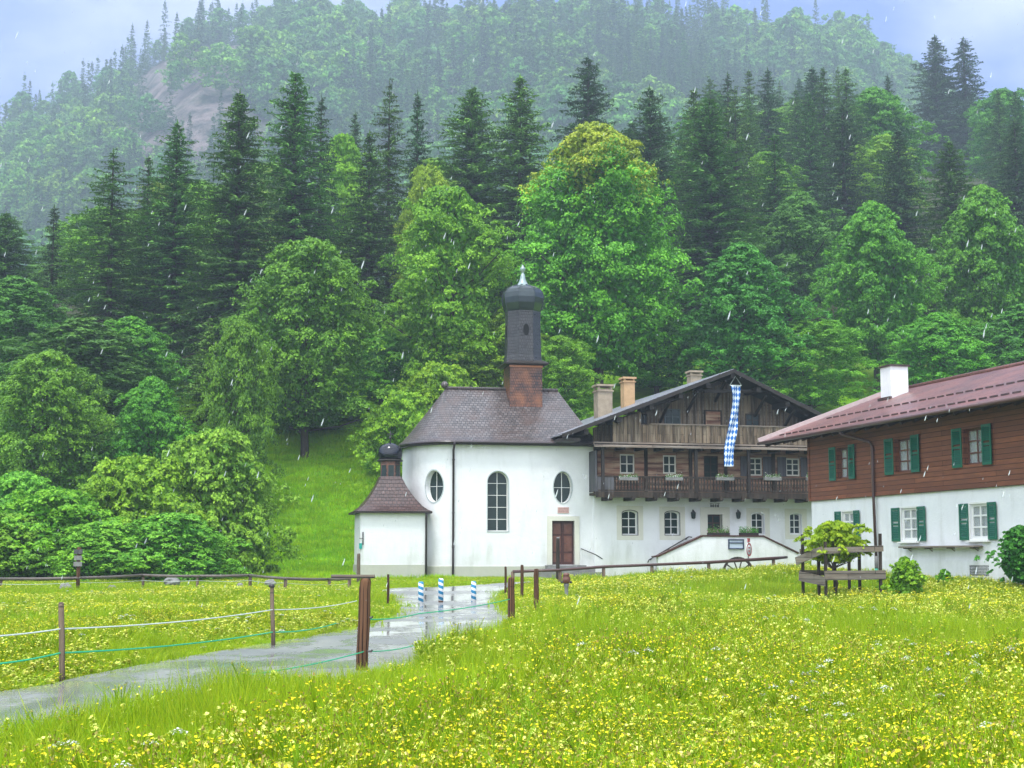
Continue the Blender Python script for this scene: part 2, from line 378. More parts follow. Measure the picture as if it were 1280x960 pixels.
sp = t.n('ShaderNodeSeparateXYZ'); t.l(v, sp.inputs[0]); f = t.math('ADD', t.math('MULTIPLY', t.math('SUBTRACT', sp.outputs[1], 108), .06), t.math('SUBTRACT', n1, .5), True)
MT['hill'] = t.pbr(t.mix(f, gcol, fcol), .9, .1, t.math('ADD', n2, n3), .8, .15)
t = NT('mountain_ground'); v = t.coord(); n1 = t.noise(v, .018, 7, .65); n2 = t.noise(v, .12, 7, .75); v2 = t.coord(scale=(1, 1, .35)); n3 = t.noise(v2, .09, 8, .75)
rock = t.mix(t.ramp(n3, .40, .60), (.04, .045, .04), (.22, .175, .17)); green = t.mix(n2, (.035, .07, .025), (.08, .15, .04))
geo = t.n('ShaderNodeNewGeometry'); sx = t.n('ShaderNodeSeparateXYZ'); t.l(v, sx.inputs[0])
fx = t.math('DIVIDE', sx.outputs[0], sx.outputs[1])
band = t.math('MULTIPLY', t.math('GREATER_THAN', fx, -.32), t.math('LESS_THAN', fx, -.16))
MT['mountain'] = t.pbr(t.mix(t.math('MULTIPLY', band, t.ramp(n1, .32, .44)), green, rock), .9, .1, n3, 1, 3)

t = NT('wet_asphalt'); v = t.coord(); n1 = t.noise(v, .35, 5, .6); n2 = t.noise(v, 45, 4, .8); v3 = t.coord(scale=(1, .25, 1)); n3 = t.noise(v3, 1.3, 5, .6)
col = t.mix(t.ramp(n1, .35, .65), (.25, .26, .25), (.16, .17, .17)); col = t.mix(t.math('MULTIPLY', n2, .5), col, (.30, .30, .28)); col = t.mix(t.math('MULTIPLY', t.ramp(n3, .5, .75), .35), col, (.36, .35, .28))
wet = t.ramp(t.math('ADD', t.math('MULTIPLY', n1, .6), t.math('MULTIPLY', n3, .4)), .44, .54, (.05,)*3, (.36,)*3)
n4 = t.noise(v, 7, 3, .5)
MT['road'] = t.pbr(col, wet, .75, t.math('ADD', n4, t.math('MULTIPLY', n2, .15)), .07, .01)

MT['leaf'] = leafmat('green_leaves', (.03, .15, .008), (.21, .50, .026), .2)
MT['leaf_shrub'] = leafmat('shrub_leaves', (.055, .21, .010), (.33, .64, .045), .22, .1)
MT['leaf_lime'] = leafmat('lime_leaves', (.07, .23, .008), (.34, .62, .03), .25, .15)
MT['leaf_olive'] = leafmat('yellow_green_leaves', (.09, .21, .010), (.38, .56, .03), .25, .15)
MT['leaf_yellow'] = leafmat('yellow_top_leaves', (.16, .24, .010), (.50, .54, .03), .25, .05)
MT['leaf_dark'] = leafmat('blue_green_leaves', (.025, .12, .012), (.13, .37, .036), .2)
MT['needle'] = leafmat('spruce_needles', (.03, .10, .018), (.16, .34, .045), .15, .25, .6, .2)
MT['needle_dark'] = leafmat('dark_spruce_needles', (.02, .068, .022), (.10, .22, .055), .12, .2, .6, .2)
MT['sap'] = leafmat('sapling_leaves', (.22, .42, .012), (.52, .72, .035), .45, .1)
MT['grass'] = leafmat('grass_blades', (.17, .33, .007), (.47, .58, .018), .42, .2, .5, .2)
MT['bankgrass'] = leafmat('bank_grass_blades', (.20, .45, .008), (.48, .72, .02), .35, .2, .6, .1)
MT['yellow'] = leafmat('yellow_petals', (.74, .66, .02), (.85, .78, .04), .3, .12, .6, .1)
MT['paleyellow'] = leafmat('pale_yellow_petals', (.62, .68, .08), (.82, .84, .24), .15, .12, .6, .1)
MT['whitepetal'] = leafmat('white_petals', (.6, .62, .55), (.8, .82, .76), .25, .08, .6, .1)
MT['bud'] = leafmat('brown_buds', (.20, .20, .04), (.34, .27, .07), .2, .2, .7, .1)

# ------------------------------------------------------------------ vegetation meshes
def kites(C, n, d, l, w, fold=.12):
    C = np.asarray(C); n = n/np.linalg.norm(n, axis=1, keepdims=True); d = d - n*np.sum(n*d, axis=1, keepdims=True)
    d = d/(np.linalg.norm(d, axis=1, keepdims=True)+1e-9); s = np.cross(n, d); l = np.broadcast_to(l, len(C))[:, None]; w = np.broadcast_to(w, len(C))[:, None]
    P = np.stack([C-d*l/2, C+s*w/2+n*w*fold-d*l*.08, C+d*l/2, C-s*w/2+n*w*fold-d*l*.08], 1).reshape(-1, 3)
    return P, np.arange(len(P)).reshape(-1, 4)

def tubes_np(paths, n=6):
    """paths: list of (points Nx3, radii N) -> one quad mesh"""
    Vs, Qs, b = [], [], 0
    for P, R in paths:
        P = np.asarray(P, float); m = len(P); T = np.gradient(P, axis=0); T /= np.linalg.norm(T, axis=1, keepdims=True)+1e-9
        ref = np.array([1., .13, 0.]) if abs(T[0, 2]) > .8 else np.array([0, 0, 1.])
        A = np.cross(T, ref); A /= np.linalg.norm(A, axis=1, keepdims=True)+1e-9; B = np.cross(T, A)
        a = np.arange(n)*2*PI/n
        V = P[:, None] + (A[:, None]*np.cos(a)[None, :, None] + B[:, None]*np.sin(a)[None, :, None])*np.asarray(R)[:, None, None]
        i, k = np.meshgrid(np.arange(m-1), np.arange(n), indexing='ij')
        Q = np.stack([i*n+k, i*n+(k+1) % n, (i+1)*n+(k+1) % n, (i+1)*n+k], -1).reshape(-1, 4)+b
        Vs.append(V.reshape(-1, 3)); Qs.append(Q); b += m*n
    return np.concatenate(Vs), np.concatenate(Qs)

def broad_tree(name, seed, h, R, mat, rag=1.0, base=.16, nb=150, nl=230, leaf=.30, a=.8, peak=.62, tiers=0, mat2=None, droop=.28, flat=.45, bsz=1.0):
    g = np.random.default_rng(seed)
    lob = [(g.uniform(0, 2*PI), g.integers(1, 5), g.uniform(2, 9), g.uniform(.06, .15)) for _ in range(7)]
    t = (np.arange(nb)+.5)/nb; g.shuffle(t); t = t**.92
    ph = np.arange(nb)*2.39996 + g.normal(0, .35, nb)
    if tiers: t = np.where(g.random(nb) < .3, np.round(t*tiers+.35*np.sin(ph*1.0+seed))/tiers, t) + g.normal(0, .016, nb); t = np.clip(t, .01, .995)
    prof = np.sin(PI*np.clip(t, 0, 1)**a)**peak
    lf = 1 + rag*sum(A*np.sin(k*ph + w*t*2 + p) for p, k, w, A in lob)
    rho = 1.04 - np.abs(g.normal(0, .27, nb)); rho = np.clip(rho, .15, 1.04); rho = np.where(g.random(nb) < .13, g.uniform(1.08, 1.30, nb), rho)
    rad = R*prof*lf*rho; z = h*(base + (1-base)*t)
    C = np.stack([rad*np.cos(ph), rad*np.sin(ph), z - .0*rad], 1); C[:, :2] += g.normal(0, R*.03, (nb, 2))
    S = g.uniform(.75, 1.5, nb)*R/5.2*(.55+.45*prof)*bsz
    k = np.repeat(np.arange(nb), nl); N = len(k)
    NS = 8; sr = np.sqrt(g.random((nb, NS))); sa = g.random((nb, NS))*2*PI; sx = sr*np.cos(sa)*1.25; sy = sr*np.sin(sa)*1.05
    sz = flat*(1-sr**2) - droop*sx + g.normal(0, .16, (nb, NS)); ssz = g.uniform(.7, 1.35, (nb, NS)); stn = g.normal(0, .10, (nb, NS))
    q = g.integers(0, NS, N); sub = ssz[k, q]; lx = g.normal(0, .25, N)*sub; ly = g.normal(0, .25, N)*sub; lr2 = lx**2+ly**2
    x = sx[k, q]+lx; y = sy[k, q]+ly; zz = sz[k, q] - 1.1*lr2 + g.normal(0, .07, N) - np.abs(g.normal(0, .06, N)); rr = np.sqrt(x*x+y*y)
    o = np.stack([np.cos(ph), np.sin(ph), 0*ph], 1)[k]; sd = np.stack([-np.sin(ph), np.cos(ph), 0*ph], 1)[k]; s_ = S[k][:, None]
    P = C[k] + o*x[:, None]*s_ + sd*y[:, None]*s_; P[:, 2] += zz*S[k]
    n = o*(lx[:, None]*2.0+.22+x[:, None]*.25) + sd*(ly[:, None]*2.0+y[:, None]*.25) + np.array([0, 0, .85]) + g.normal(0, .45, (N, 3))
    d = o + g.normal(0, .8, (N, 3)); L = leaf*g.uniform(.6, 1.25, N)
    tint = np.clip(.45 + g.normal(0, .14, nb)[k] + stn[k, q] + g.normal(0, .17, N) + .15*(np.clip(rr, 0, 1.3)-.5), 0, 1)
    # sparse inner leaves
    M = int(N*.14); ti = g.random(M); pi_ = g.random(M)*2*PI; ri = R*np.sin(PI*ti**a)**peak*np.sqrt(g.random(M))*.85
    P2 = np.stack([ri*np.cos(pi_), ri*np.sin(pi_), h*(base+(1-base)*ti)], 1)
    P = np.concatenate([P, P2]); n = np.concatenate([n, g.normal(0, 1, (M, 3))]); d = np.concatenate([d, g.normal(0, 1, (M, 3))])
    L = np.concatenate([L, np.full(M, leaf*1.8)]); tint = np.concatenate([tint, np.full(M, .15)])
    V, Q = kites(P, n, d, L, L*.62)
    mi = None; mats = [mat]
    if mat2: mats = [mat, mat2]; mi = ((P[:, 2]+g.normal(0, h*.05, len(P)) > h*(.82+.05*np.sin(P[:, 0]*1.3))).astype(int))
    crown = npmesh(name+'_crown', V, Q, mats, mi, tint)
    br = h*.014+(.06 if h > 8 else .01); paths = []
    zt = np.linspace(-.8, h*.86, 9); wx = np.cumsum(g.normal(0, .12, 9)); wy = np.cumsum(g.normal(0, .12, 9)); wx -= wx[1]; wy -= wy[1]
    paths.append((np.stack([wx, wy, zt], 1), br*np.linspace(1.3, .18, 9)))
    for i in g.choice(nb, 26, replace=False):
        e = C[i]; z0 = max(h*max(.1, base*.85), e[2]-.32*np.hypot(e[0], e[1])-1.2); b0 = np.array([np.interp(z0, zt, wx), np.interp(z0, zt, wy), z0])
        m_ = (b0+e)/2 + np.array([0, 0, -.05*R]); paths.append((np.stack([b0, m_, e]), [br*.38, br*.24, br*.08]))
    V, Q = tubes_np(paths); trunk = npmesh(name+'_trunk', V, Q, [MT['bark']], smooth=True)
    return crown, trunk

def spruce_tree(name, seed, h, R, mat, base=.06, dens=1.0, gap=.55, power=.85, lod=1.0, open_=0.0):
    g = np.random.default_rng(seed); Cs, Ns, Ds, Ls, Ws, Ts = [], [], [], [], [], []; tw = []
    z = h*base; side = [g.uniform(0, 2*PI) for _ in range(3)]
    while z < h*.99:
        f = (z/h-base)/(1-base); rr = R*min((1-f)**power, (1-f)*2.5)*(.9+.1*np.sin(z*1.7+seed)); nb = max(4, int((5+4*(1-f))*dens+g.integers(0, 3)))
        for b in range(nb):
            if g.random() < open_*(.3+.7*f)*.5: continue
            ph = 2*PI*b/nb + g.normal(0, .25) + z*2.1; L = rr*g.choice([g.uniform(.45, .8), g.uniform(.75, 1.1), g.uniform(.9, 1.3)])*(1+.12*math.sin(2*ph+side[0])+.1*math.sin(3*ph+z*.4)) + .12
            o = np.array([math.cos(ph), math.sin(ph), 0]); sd = np.array([-o[1], o[0], 0])
            n = max(3, int(L/(.16/lod**.5)*.8)); s = (np.arange(n)+g.random(n))/n; s = np.clip(s, .05, 1)
            rise = .35*f - .12; zj = g.normal(0, .3)*gap; zc = z + zj + L*(rise*s - (.34-.2*f)*s**2*1.3 + .16*s**4) + g.normal(0, .03)
            P0 = o*(L*s)[:, None]; P0[:, 2] = zc
            for sg in (-1, 1):
                wlen = (.14 + .30*L*.34*(1-s)**.6*np.minimum(1, s*4))*g.uniform(.8, 1.3, n) + .12
                dd = sd*sg + o*.75 + np.array([0, 0, -.22]) + g.normal(0, .15, (n, 3))
                dd /= np.linalg.norm(dd, axis=1, keepdims=True)
                Cs.append(P0 + dd*wlen[:, None]*.5); Ds.append(dd); Ns.append(np.array([0, 0, 1.]) + o*.25 + g.normal(0, .28, (n, 3)))
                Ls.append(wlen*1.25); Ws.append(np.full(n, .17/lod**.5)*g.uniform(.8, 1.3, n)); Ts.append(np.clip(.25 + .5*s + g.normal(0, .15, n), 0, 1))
            m = max(2, int(n*.6)); s2 = g.uniform(.2, 1, m); P1 = o*(L*s2)[:, None]; P1[:, 2] = np.interp(s2, np.sort(s), zc[np.argsort(s)]) - .16
            Cs.append(P1 + sd*g.normal(0, .12, m)[:, None]); Ds.append(np.array([0, 0, -1.]) + g.normal(0, .22, (m, 3))); Ns.append(o + g.normal(0, .5, (m, 3)))
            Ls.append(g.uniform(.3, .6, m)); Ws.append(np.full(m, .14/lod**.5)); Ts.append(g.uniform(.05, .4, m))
            if lod >= 1: tw.append((np.array([[0, 0, z], o*L*.5+np.array([0, 0, z+L*(rise*.5-.1)]), np.r_[(o*L*.95)[:2], np.interp(.95, np.sort(s), zc[np.argsort(s)])]]), [.05*(1-f)+.015, .03, .01]))
        z += gap*g.uniform(.75, 1.25)*(1-.35*f)/lod**.25
    Cs.append(np.array([[0, 0, h]])); Ds.append(np.array([[0, 0, 1.]])); Ns.append(np.array([[1., 0, 0]])); Ls.append([.9]); Ws.append([.2]); Ts.append([.5])
    P = np.concatenate(Cs); V, Q = kites(P, np.concatenate(Ns), np.concatenate(Ds), np.concatenate(Ls), np.concatenate(Ws), .08)
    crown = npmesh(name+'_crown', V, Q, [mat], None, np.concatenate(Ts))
    paths = [(np.array([[0, 0, -.8], [0, 0, h*.5], [0, 0, h]]), [h*.011+.05, h*.007+.03, .02])] + tw
    V, Q = tubes_np(paths, 5); trunk = npmesh(name+'_trunk', V, Q, [MT['bark']], smooth=True)
    return crown, trunk

def place_tree(name, meshes, x, y, s, sz=None, rz=0, label=None, cat='tree', group=None, z=None, part='crown'):
    r = empty(name, (x, y, H(x, y)-.1 if z is None else z), rz); r.scale = (s, s, sz or s); tag(r, label, cat, group)
    for nm, me in ((part, meshes[0]), ('trunk' if cat == 'tree' else 'stem', meshes[1])):
        o = bpy.data.objects.new(nm, me); COL.objects.link(o); o.parent = r
    return r

# ------------------------------------------------------------------ ground, hillside, mountain
XL = np.concatenate([np.arange(-700, -120, 20), np.arange(-120, -30, 3.), np.arange(-30, 30, 1.), np.arange(30, 120, 3.), np.arange(120, 701, 20)])
YL = np.concatenate([np.arange(-30, 80, 1.), np.arange(80, 130, 2.), np.arange(130, 340, 5.), np.arange(340, 1001, 10.)])
def terrain(name, y0, y1, mat):
    ys = YL[(YL >= y0) & (YL <= y1)]; X, Y = np.meshgrid(XL, ys); Z = Hn(X, Y)
    V = np.stack([X, Y, Z], -1).reshape(-1, 3); nx = len(XL); i, j = np.meshgrid(np.arange(len(ys)-1), np.arange(nx-1), indexing='ij')
    Q = np.stack([i*nx+j, i*nx+j+1, (i+1)*nx+j+1, (i+1)*nx+j], -1).reshape(-1, 4)
    me = npmesh(name, V, Q, [mat], smooth=True); o = bpy.data.objects.new(name, me); COL.objects.link(o); return tag(o, kind='structure')
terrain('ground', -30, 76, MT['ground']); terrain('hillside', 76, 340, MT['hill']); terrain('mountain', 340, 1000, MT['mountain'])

def g2(px, py): p = G(px, py); return (p.x, p.y)
RL = [(-9.5, 5), (-8.2, 11), g2(0, 871), g2(100, 851), g2(200, 831), g2(300, 813), g2(400, 796), g2(470, 781), g2(496, 769), g2(498, 758), g2(486, 747), g2(478, 740), g2(500, 736.5), g2(560, 735), (.2, 61), (5, 66.5), (13, 68.5), (30, 72)]
RR = [(-5.6, 5), (-5.1, 9.5), (-4.0, 12.2), (-2.15, 16.6), (-1.2, 20.5), (-.75, 23.5), (-.1, 27.5), (.25, 33), g2(652, 774), g2(624, 755), g2(624, 749), g2(627, 744), g2(630, 740), g2(633, 737), g2(640, 733), g2(677, 728), (6.5, 61), (13, 64)]
RR += []
nR = min(len(RL), len(RR)); RR = RR[:17] + [(30, 66)]
def catmull(P, k):
    P = np.array(P); out_ = []
    for i in range(len(P)-1):
        p0, p1, p2, p3 = P[max(i-1, 0)], P[i], P[i+1], P[min(i+2, len(P)-1)]
        for q in range(k):
            t = q/k; out_.append(.5*((2*p1)+(-p0+p2)*t+(2*p0-5*p1+4*p2-p3)*t*t+(-p0+3*p1-3*p2+p3)*t**3))
    return np.array(out_+[P[-1]])
cl, crr = catmull(RL, 8), catmull(RR, 8); NC = 12
ww = np.linspace(0, 1, NC); RX = cl[:, None]*(1-ww)[None, :, None] + crr[:, None]*ww[None, :, None]
V = np.concatenate([RX, (Hn(RX[..., 0], RX[..., 1])+.05)[..., None]], -1).reshape(-1, 3)
i, j = np.meshgrid(np.arange(len(cl)-1), np.arange(NC-1), indexing='ij'); Q = np.stack([i*NC+j, i*NC+j+1, (i+1)*NC+j+1, (i+1)*NC+j], -1).reshape(-1, 4)
ro = bpy.data.objects.new('road', npmesh('road', V, Q, [MT['road']], smooth=True)); COL.objects.link(ro); tag(ro, kind='structure')
ROADPOLY = np.concatenate([cl, crr[::-1]])
def inpoly(x, y, P):
    r = np.zeros(len(x), bool); j = len(P)-1
    for i in range(len(P)):
        a, b = P[i], P[j]
        c = ((a[1] > y) != (b[1] > y)) & (x < (b[0]-a[0])*(y-a[1])/(b[1]-a[1]+1e-12)+a[0]); r ^= c; j = i
    return r

# ------------------------------------------------------------------ building helpers
def shape(kind, u0, u1, z0, z1, n=20):
    if kind == 'rect': return [(u0, z0), (u1, z0), (u1, z1), (u0, z1)]
    if kind == 'oval': return [((u0+u1)/2+(u1-u0)/2*math.cos(2*PI*k/28), (z0+z1)/2+(z1-z0)/2*math.sin(2*PI*k/28)) for k in range(28)]
    r = (u1-u0)/2; rise = r if kind == 'round' else r*.38; c = z1-rise
    return [(u0, z0), (u1, z0)] + [((u0+u1)/2+r*math.cos(PI*k/n), c+rise*math.sin(PI*k/n)) for k in range(n+1)]
def chord(pts, z):
    xs = []
    for k in range(len(pts)):
        a, b = pts[k], pts[(k+1) % len(pts)]
        if (a[1] > z) != (b[1] > z): xs.append(a[0]+(b[0]-a[0])*(z-a[1])/(b[1]-a[1]))
    return min(xs), max(xs)
def window(root, kind, u0, u1, z0, z1, v, nv=1, nh=1, fw=.06, mat='white', warp=None, sill=None, name='window', curtain=False, depth=.05, hs=None, inner=None):
    """a framed window in the xz plane at depth v (outer face), child of root, with its pane a sub-part"""
    P = shape(kind, u0, u1, z0, z1); cx, cz = (u0+u1)/2, (z0+z1)/2; m = MB()
    I = [(cx+(p[0]-cx)*(1-2*fw/(u1-u0)), cz+(p[1]-cz)*(1-2*fw/(z1-z0))) for p in P]
    m.sheet(P, [I], v, depth); bw = fw*.45
    for k in range(1, nv+1):
        x = I[0][0]+(I[1][0]-I[0][0])*k/(nv+1) if kind != 'oval' else cx
        zt = z1-fw if abs(x-cx) < .01 else max(q[1] for q in I if abs(q[0]-x) < .25*(u1-u0)) - .02
        m.box(x-bw, x+bw, v+.004, v+depth-.006, z0+fw*.5, zt+.02)
    for k in range(1, nh+1):
        zz = (hs[k-1] if hs else z0+(z1-z0)*k/(nh+1)); a, b = chord(I, zz); m.box(a-.01, b+.01, v+.007, v+depth-.009, zz-bw*.8, zz+bw*.8)
    g_ = MB(); ins = [(p[0]*.995+cx*.005, p[1]*.995+cz*.005) for p in I]; g_.sheet(ins, [], v+depth*.5, .012)
    cu = None
    if curtain:
        cu = MB(); cu.box(u0+fw, cx-(u1-u0)*.12, v+depth+.03, v+depth+.04, z0+fw, z1-fw*1.2); cu.box(cx+(u1-u0)*.12, u1-fw, v+depth+.03, v+depth+.04, z0+fw, z1-fw*1.2)
    if warp:
        for q in (m, g_): q.V = [warp(*p) for p in q.V]
    o = m.build(name, MT[mat], root); g_.build('pane', MT['glass'] if not curtain else MT['glass_clear'], o)
    if cu:
        cu.build('curtain', MT['curtain'], o); r_ = MB(); r_.box(u0+.01, u1-.01, v+depth+.25, v+depth+.27, z0, z1); r_.build('dark_interior', MT['room'], o)
    if sill:
        s_ = MB(); s_.box(u0-.08, u1+.08, v-.16 if sill is True else sill, v+.02, z0-.08, z0-.002)
        if warp: s_.V = [warp(*p) for p in s_.V]
        s_.build('window_sill', MT['stone'], o)
    return o
t = NT('clear_window_glass'); p_ = t.n('ShaderNodeBsdfPrincipled'); p_.inputs['Base Color'].default_value = (.5, .55, .55, 1); p_.inputs['Roughness'].default_value = .05; p_.inputs['Alpha'].default_value = .35
t.l(p_.outputs[0], t.o.inputs[0]); MT['glass_clear'] = t.m

# ------------------------------------------------------------------ chapel
ZB = .35
C = Frame(567, 70, 11, ZB)
cr_ = C.root('chapel'); tag(cr_, 'white baroque chapel with rounded left end, purple-brown shingle roof and tall onion-domed tower', 'chapel')
cu1 = C.u(742); ztop = C.z(650, 553); D = 7.0; AP = 2.0
def ov(px0, px1, py0, py1, v=0):
    a = C.p(px0, (py0+py1)/2, v)[0]; b = C.p(px1, (py0+py1)/2, v)[0]; return a, b, C.z((px0+px1)/2, py1, v), C.z((px0+px1)/2, py0, v)
w_tall = ov(609.5, 635.5, 589, 664); w_oval = ov(692, 715, 589.5, 629); w_door = ov(690, 718, 651, 706)
m = MB(); holes = [shape('round', *w_tall), shape('oval', *w_oval), shape('rect', *w_door)]
m.sheet([(0, 0), (cu1, 0), (cu1, ztop), (0, ztop)], holes, 0, .55)
# rounded apse wall, built in upright strips around its oval window
SL = []
th_ = np.linspace(-PI/2, -3*PI/2, 181); ap = [(AP*math.cos(a), D/2+D/2*math.sin(a)) for a in th_]; ap[0] = (0, 0)
sl = [0]
for k in range(1, len(ap)): sl.append(sl[-1]+math.dist(ap[k-1], ap[k]))
def apse(s, off=0):
    k = min(max(int(np.searchsorted(sl, s))-1, 0), len(ap)-2); f = (s-sl[k])/(sl[k+1]-sl[k])
    x = ap[k][0]+(ap[k+1][0]-ap[k][0])*f; y = ap[k][1]+(ap[k+1][1]-ap[k][1])*f
    tx, ty = ap[k+1][0]-ap[k][0], ap[k+1][1]-ap[k][1]; L = math.hypot(tx, ty); return x - ty/L*off, y + tx/L*off
# window centre at px 542
best = min(range(len(ap)//2), key=lambda k: abs(C.p(542, 608, ap[k][1])[0]-ap[k][0])); sc_ = sl[best]; vo = ap[best][1]
oz0, oz1 = C.z(542, 627.5, vo), C.z(542, 588, vo); ow = .50; ocz, oh = (oz0+oz1)/2, (oz1-oz0)/2
cols = sorted(set([round(x, 4) for x in list(np.linspace(0, sl[-1], 50)) if abs(x-sc_) > ow+.02] + [round(sc_+ow*math.cos(PI*k/16), 4) for k in range(17)]))
Vv, Ff = [], []
def P3(s, z, off=0): x, y = apse(s, off); return (x, y, z)
for a, b in zip(cols[:-1], cols[1:]):
    ia, ib = [max(0, 1-((q-sc_)/ow)**2)**.5*oh for q in (a, b)]
    if ia+ib > 1e-6:
        for q0, q1, q2, q3 in ((0, ocz-ia, ocz-ib, 0), (ocz+ia, ztop, ztop, ocz+ib)):
            m.add([P3(a, q0), P3(a, q1), P3(b, q2), P3(b, q3)] if q0 == 0 else [P3(a, q0), P3(a, q1), P3(b, q2), P3(b, q3)], [(0, 1, 2, 3)])
        for sg in (-1, 1): m.add([P3(a, ocz+sg*ia), P3(b, ocz+sg*ib), P3(b, ocz+sg*ib, -.35), P3(a, ocz+sg*ia, -.35)], [(0, 1, 2, 3)])
    else: m.add([P3(a, 0), P3(a, ztop), P3(b, ztop), P3(b, 0)], [(0, 1, 2, 3)])
m.box(cu1-.4, cu1-.01, .55, D, 0, ztop-.01); m.box(0, cu1, D-.4, D-.01, 0, ztop-.01)
m.box(-AP*.7, cu1-.4, 1.3, 1.5, 0, ztop-.05)
m.build('wall', MT['plaster'], cr_)
pl = MB(); zp = C.z(600, 708)
pl.sheet([(0, -.1), (w_door[0]-.25, -.1), (w_door[0]-.25, zp), (0, zp)], [], -.07, .1); pl.sheet([(w_door[1]+.25, -.1), (cu1, -.1), (cu1, zp), (w_door[1]+.25, zp)], [], -.07, .1)
prv = np.linspace(0, sl[-1], 40)
for a, b in zip(prv[:-1], prv[1:]):
    pl.add([P3(a, -.1, .07), P3(a, zp, .07), P3(b, zp, .07), P3(b, -.1, .07)], [(0, 1, 2, 3)]); pl.add([P3(a, zp, .07), P3(a, zp+.02, 0), P3(b, zp+.02, 0), P3(b, zp, .07)], [(0, 1, 2, 3)])
pl.build('plinth', MT['plinth'], cr_)
# windows
zz0, zz1 = w_tall[2], w_tall[3]
window(cr_, 'round', *w_tall, .26, 1, 4, .036, 'white', sill=.02 and True)
window(cr_, 'oval', *w_oval, .26, 1, 1, .032, 'white')
def wp(x, y, z): X, Y = apse(sc_-x, -y); return (X, Y, z)
window(cr_, 'oval', -ow, ow, oz0, oz1, .24, 1, 1, .032, 'white', warp=wp)
def ring(root, kind, dims, v, w, mat, name):
    u0, u1, z0, z1 = dims; O = shape(kind, u0-w, u1+w, z0-w, z1+w); I = shape(kind, u0, u1, z0, z1); q = MB(); q.sheet(O, [I], v, .03); return q.build(name, MT[mat], root)
MT['greyline'] = simple('grey_window_band', (.45, .5, .5), .8, .1, .1, 5)
ring(cr_, 'round', w_tall, -.025, .035, 'greyline', 'window_surround'); ring(cr_, 'oval', w_oval, -.025, .04, 'greyline', 'window_surround')
q = MB(); 
for k in range(28):
    a0, a1 = 2*PI*k/28, 2*PI*(k+1)/28; pts = []
    for a, rr in ((a0, 1), (a1, 1), (a1, 1.09), (a0, 1.09)): pts.append(P3(sc_-ow*rr*math.cos(a), ocz+oh*rr*math.sin(a), .02))
    q.add(pts, [(0, 1, 2, 3)])
q.build('window_surround', MT['greyline'], cr_)
# door with surround
f = MB(); du0, du1, dz0, dz1 = w_door; f.box(du0-.24, du0, -.05, .3, dz0, dz1+.22); f.box(du1, du1+.24, -.05, .3, dz0, dz1+.22); f.box(du0, du1, -.05, .3, dz1, dz1+.22)
f.build('door_surround', MT['cream'], cr_)
d = MB(); d.box(du0, du1, .22, .28, dz0, dz1); dm = (du0+du1)/2; d.box(dm-.035, dm+.035, .17, .22, dz0, dz1)
d.box(du0, du0+.05, .19, .22, dz0, dz1); d.box(du1-.05, du1, .19, .22, dz0, dz1); d.box(du0, du1, .19, .22, dz1-.06, dz1)
do = d.build('door', MT['door_wood'], cr_)
pn = MB()
for a, b in ((du0+.09, dm-.08), (dm+.08, du1-.09)):
    for z0, z1 in ((.70, .94), (.30, .66), (.06, .26)):
        A, B = dz0+(dz1-dz0)*z0, dz0+(dz1-dz0)*z1; pn.box(a, b, .195, .22, A, B); pn.box(a+.05, b-.05, .18, .195, A+.05, B-.05)
pn.build('door_panel', MT['door_panel'], do)
h = MB(); h.tube([(dm+.09, .17, dz0+1), (dm+.09, .12, dz0+1), (dm+.2, .12, dz0+1)], .012); h.build('handle', MT['iron'], do)
q = MB(); a, b, z0, z1 = ov(697, 711, 634, 641.5); q.box(a, b, -.03, 0, z0, z1); q.mi = 1
for r_ in range(3):
    x = a+.06
    while x < b-.08:
        l_ = random.uniform(.02, .05); q.box(x, x+l_, -.034, -.03, z1-.07-r_*.075, z1-.055-r_*.075); x += l_+.018
q.build('door_plaque', [MT['pink'], MT['door_panel']], cr_)
# steps
s_ = MB(); zs = dz0
for k in range(3): s_.box(du0-.35-.25*k, du1+.45+.35*k, -.55-.32*k, -.002 if k == 0 else -.55-.32*(k-1)-.002, -.2, zs-.02-.16*k)
so_ = s_.build('entrance_steps', MT['stone'], cr_)
# handrail right of the door
q = MB(); p0 = C.p(727, 686, -.12); p1 = C.p(745, 693.5, -.12); p2 = C.p(753, 698.5, -.12)
q.tube([(p0[0], -.02, p0[1]), (p0[0], -.12, p0[1]), (p1[0], -.12, p1[1]), (p2[0], -.12, p2[1])], .022, 8); q.tube([(p1[0], -.12, p1[1]), (p1[0], 0, p1[1]-.05)], .018, 6); q.build('handrail', MT['iron'], cr_)
# drainpipe at the corner
q = MB(); u_ = C.u(566.5, -.1); q.tube([(u_, -.45, ztop-.05), (u_, -.4, ztop-.18), (u_, -.11, ztop-.42), (u_, -.11, .9), (u_, -.11, .12)], .055, 10)
for z in (ztop-.9, 3.2, 1.6): q.tube([(u_, -.11, z), (u_, -.11, z+.05)], .07, 10)
q.build('drainpipe', MT['pipedark'], cr_)
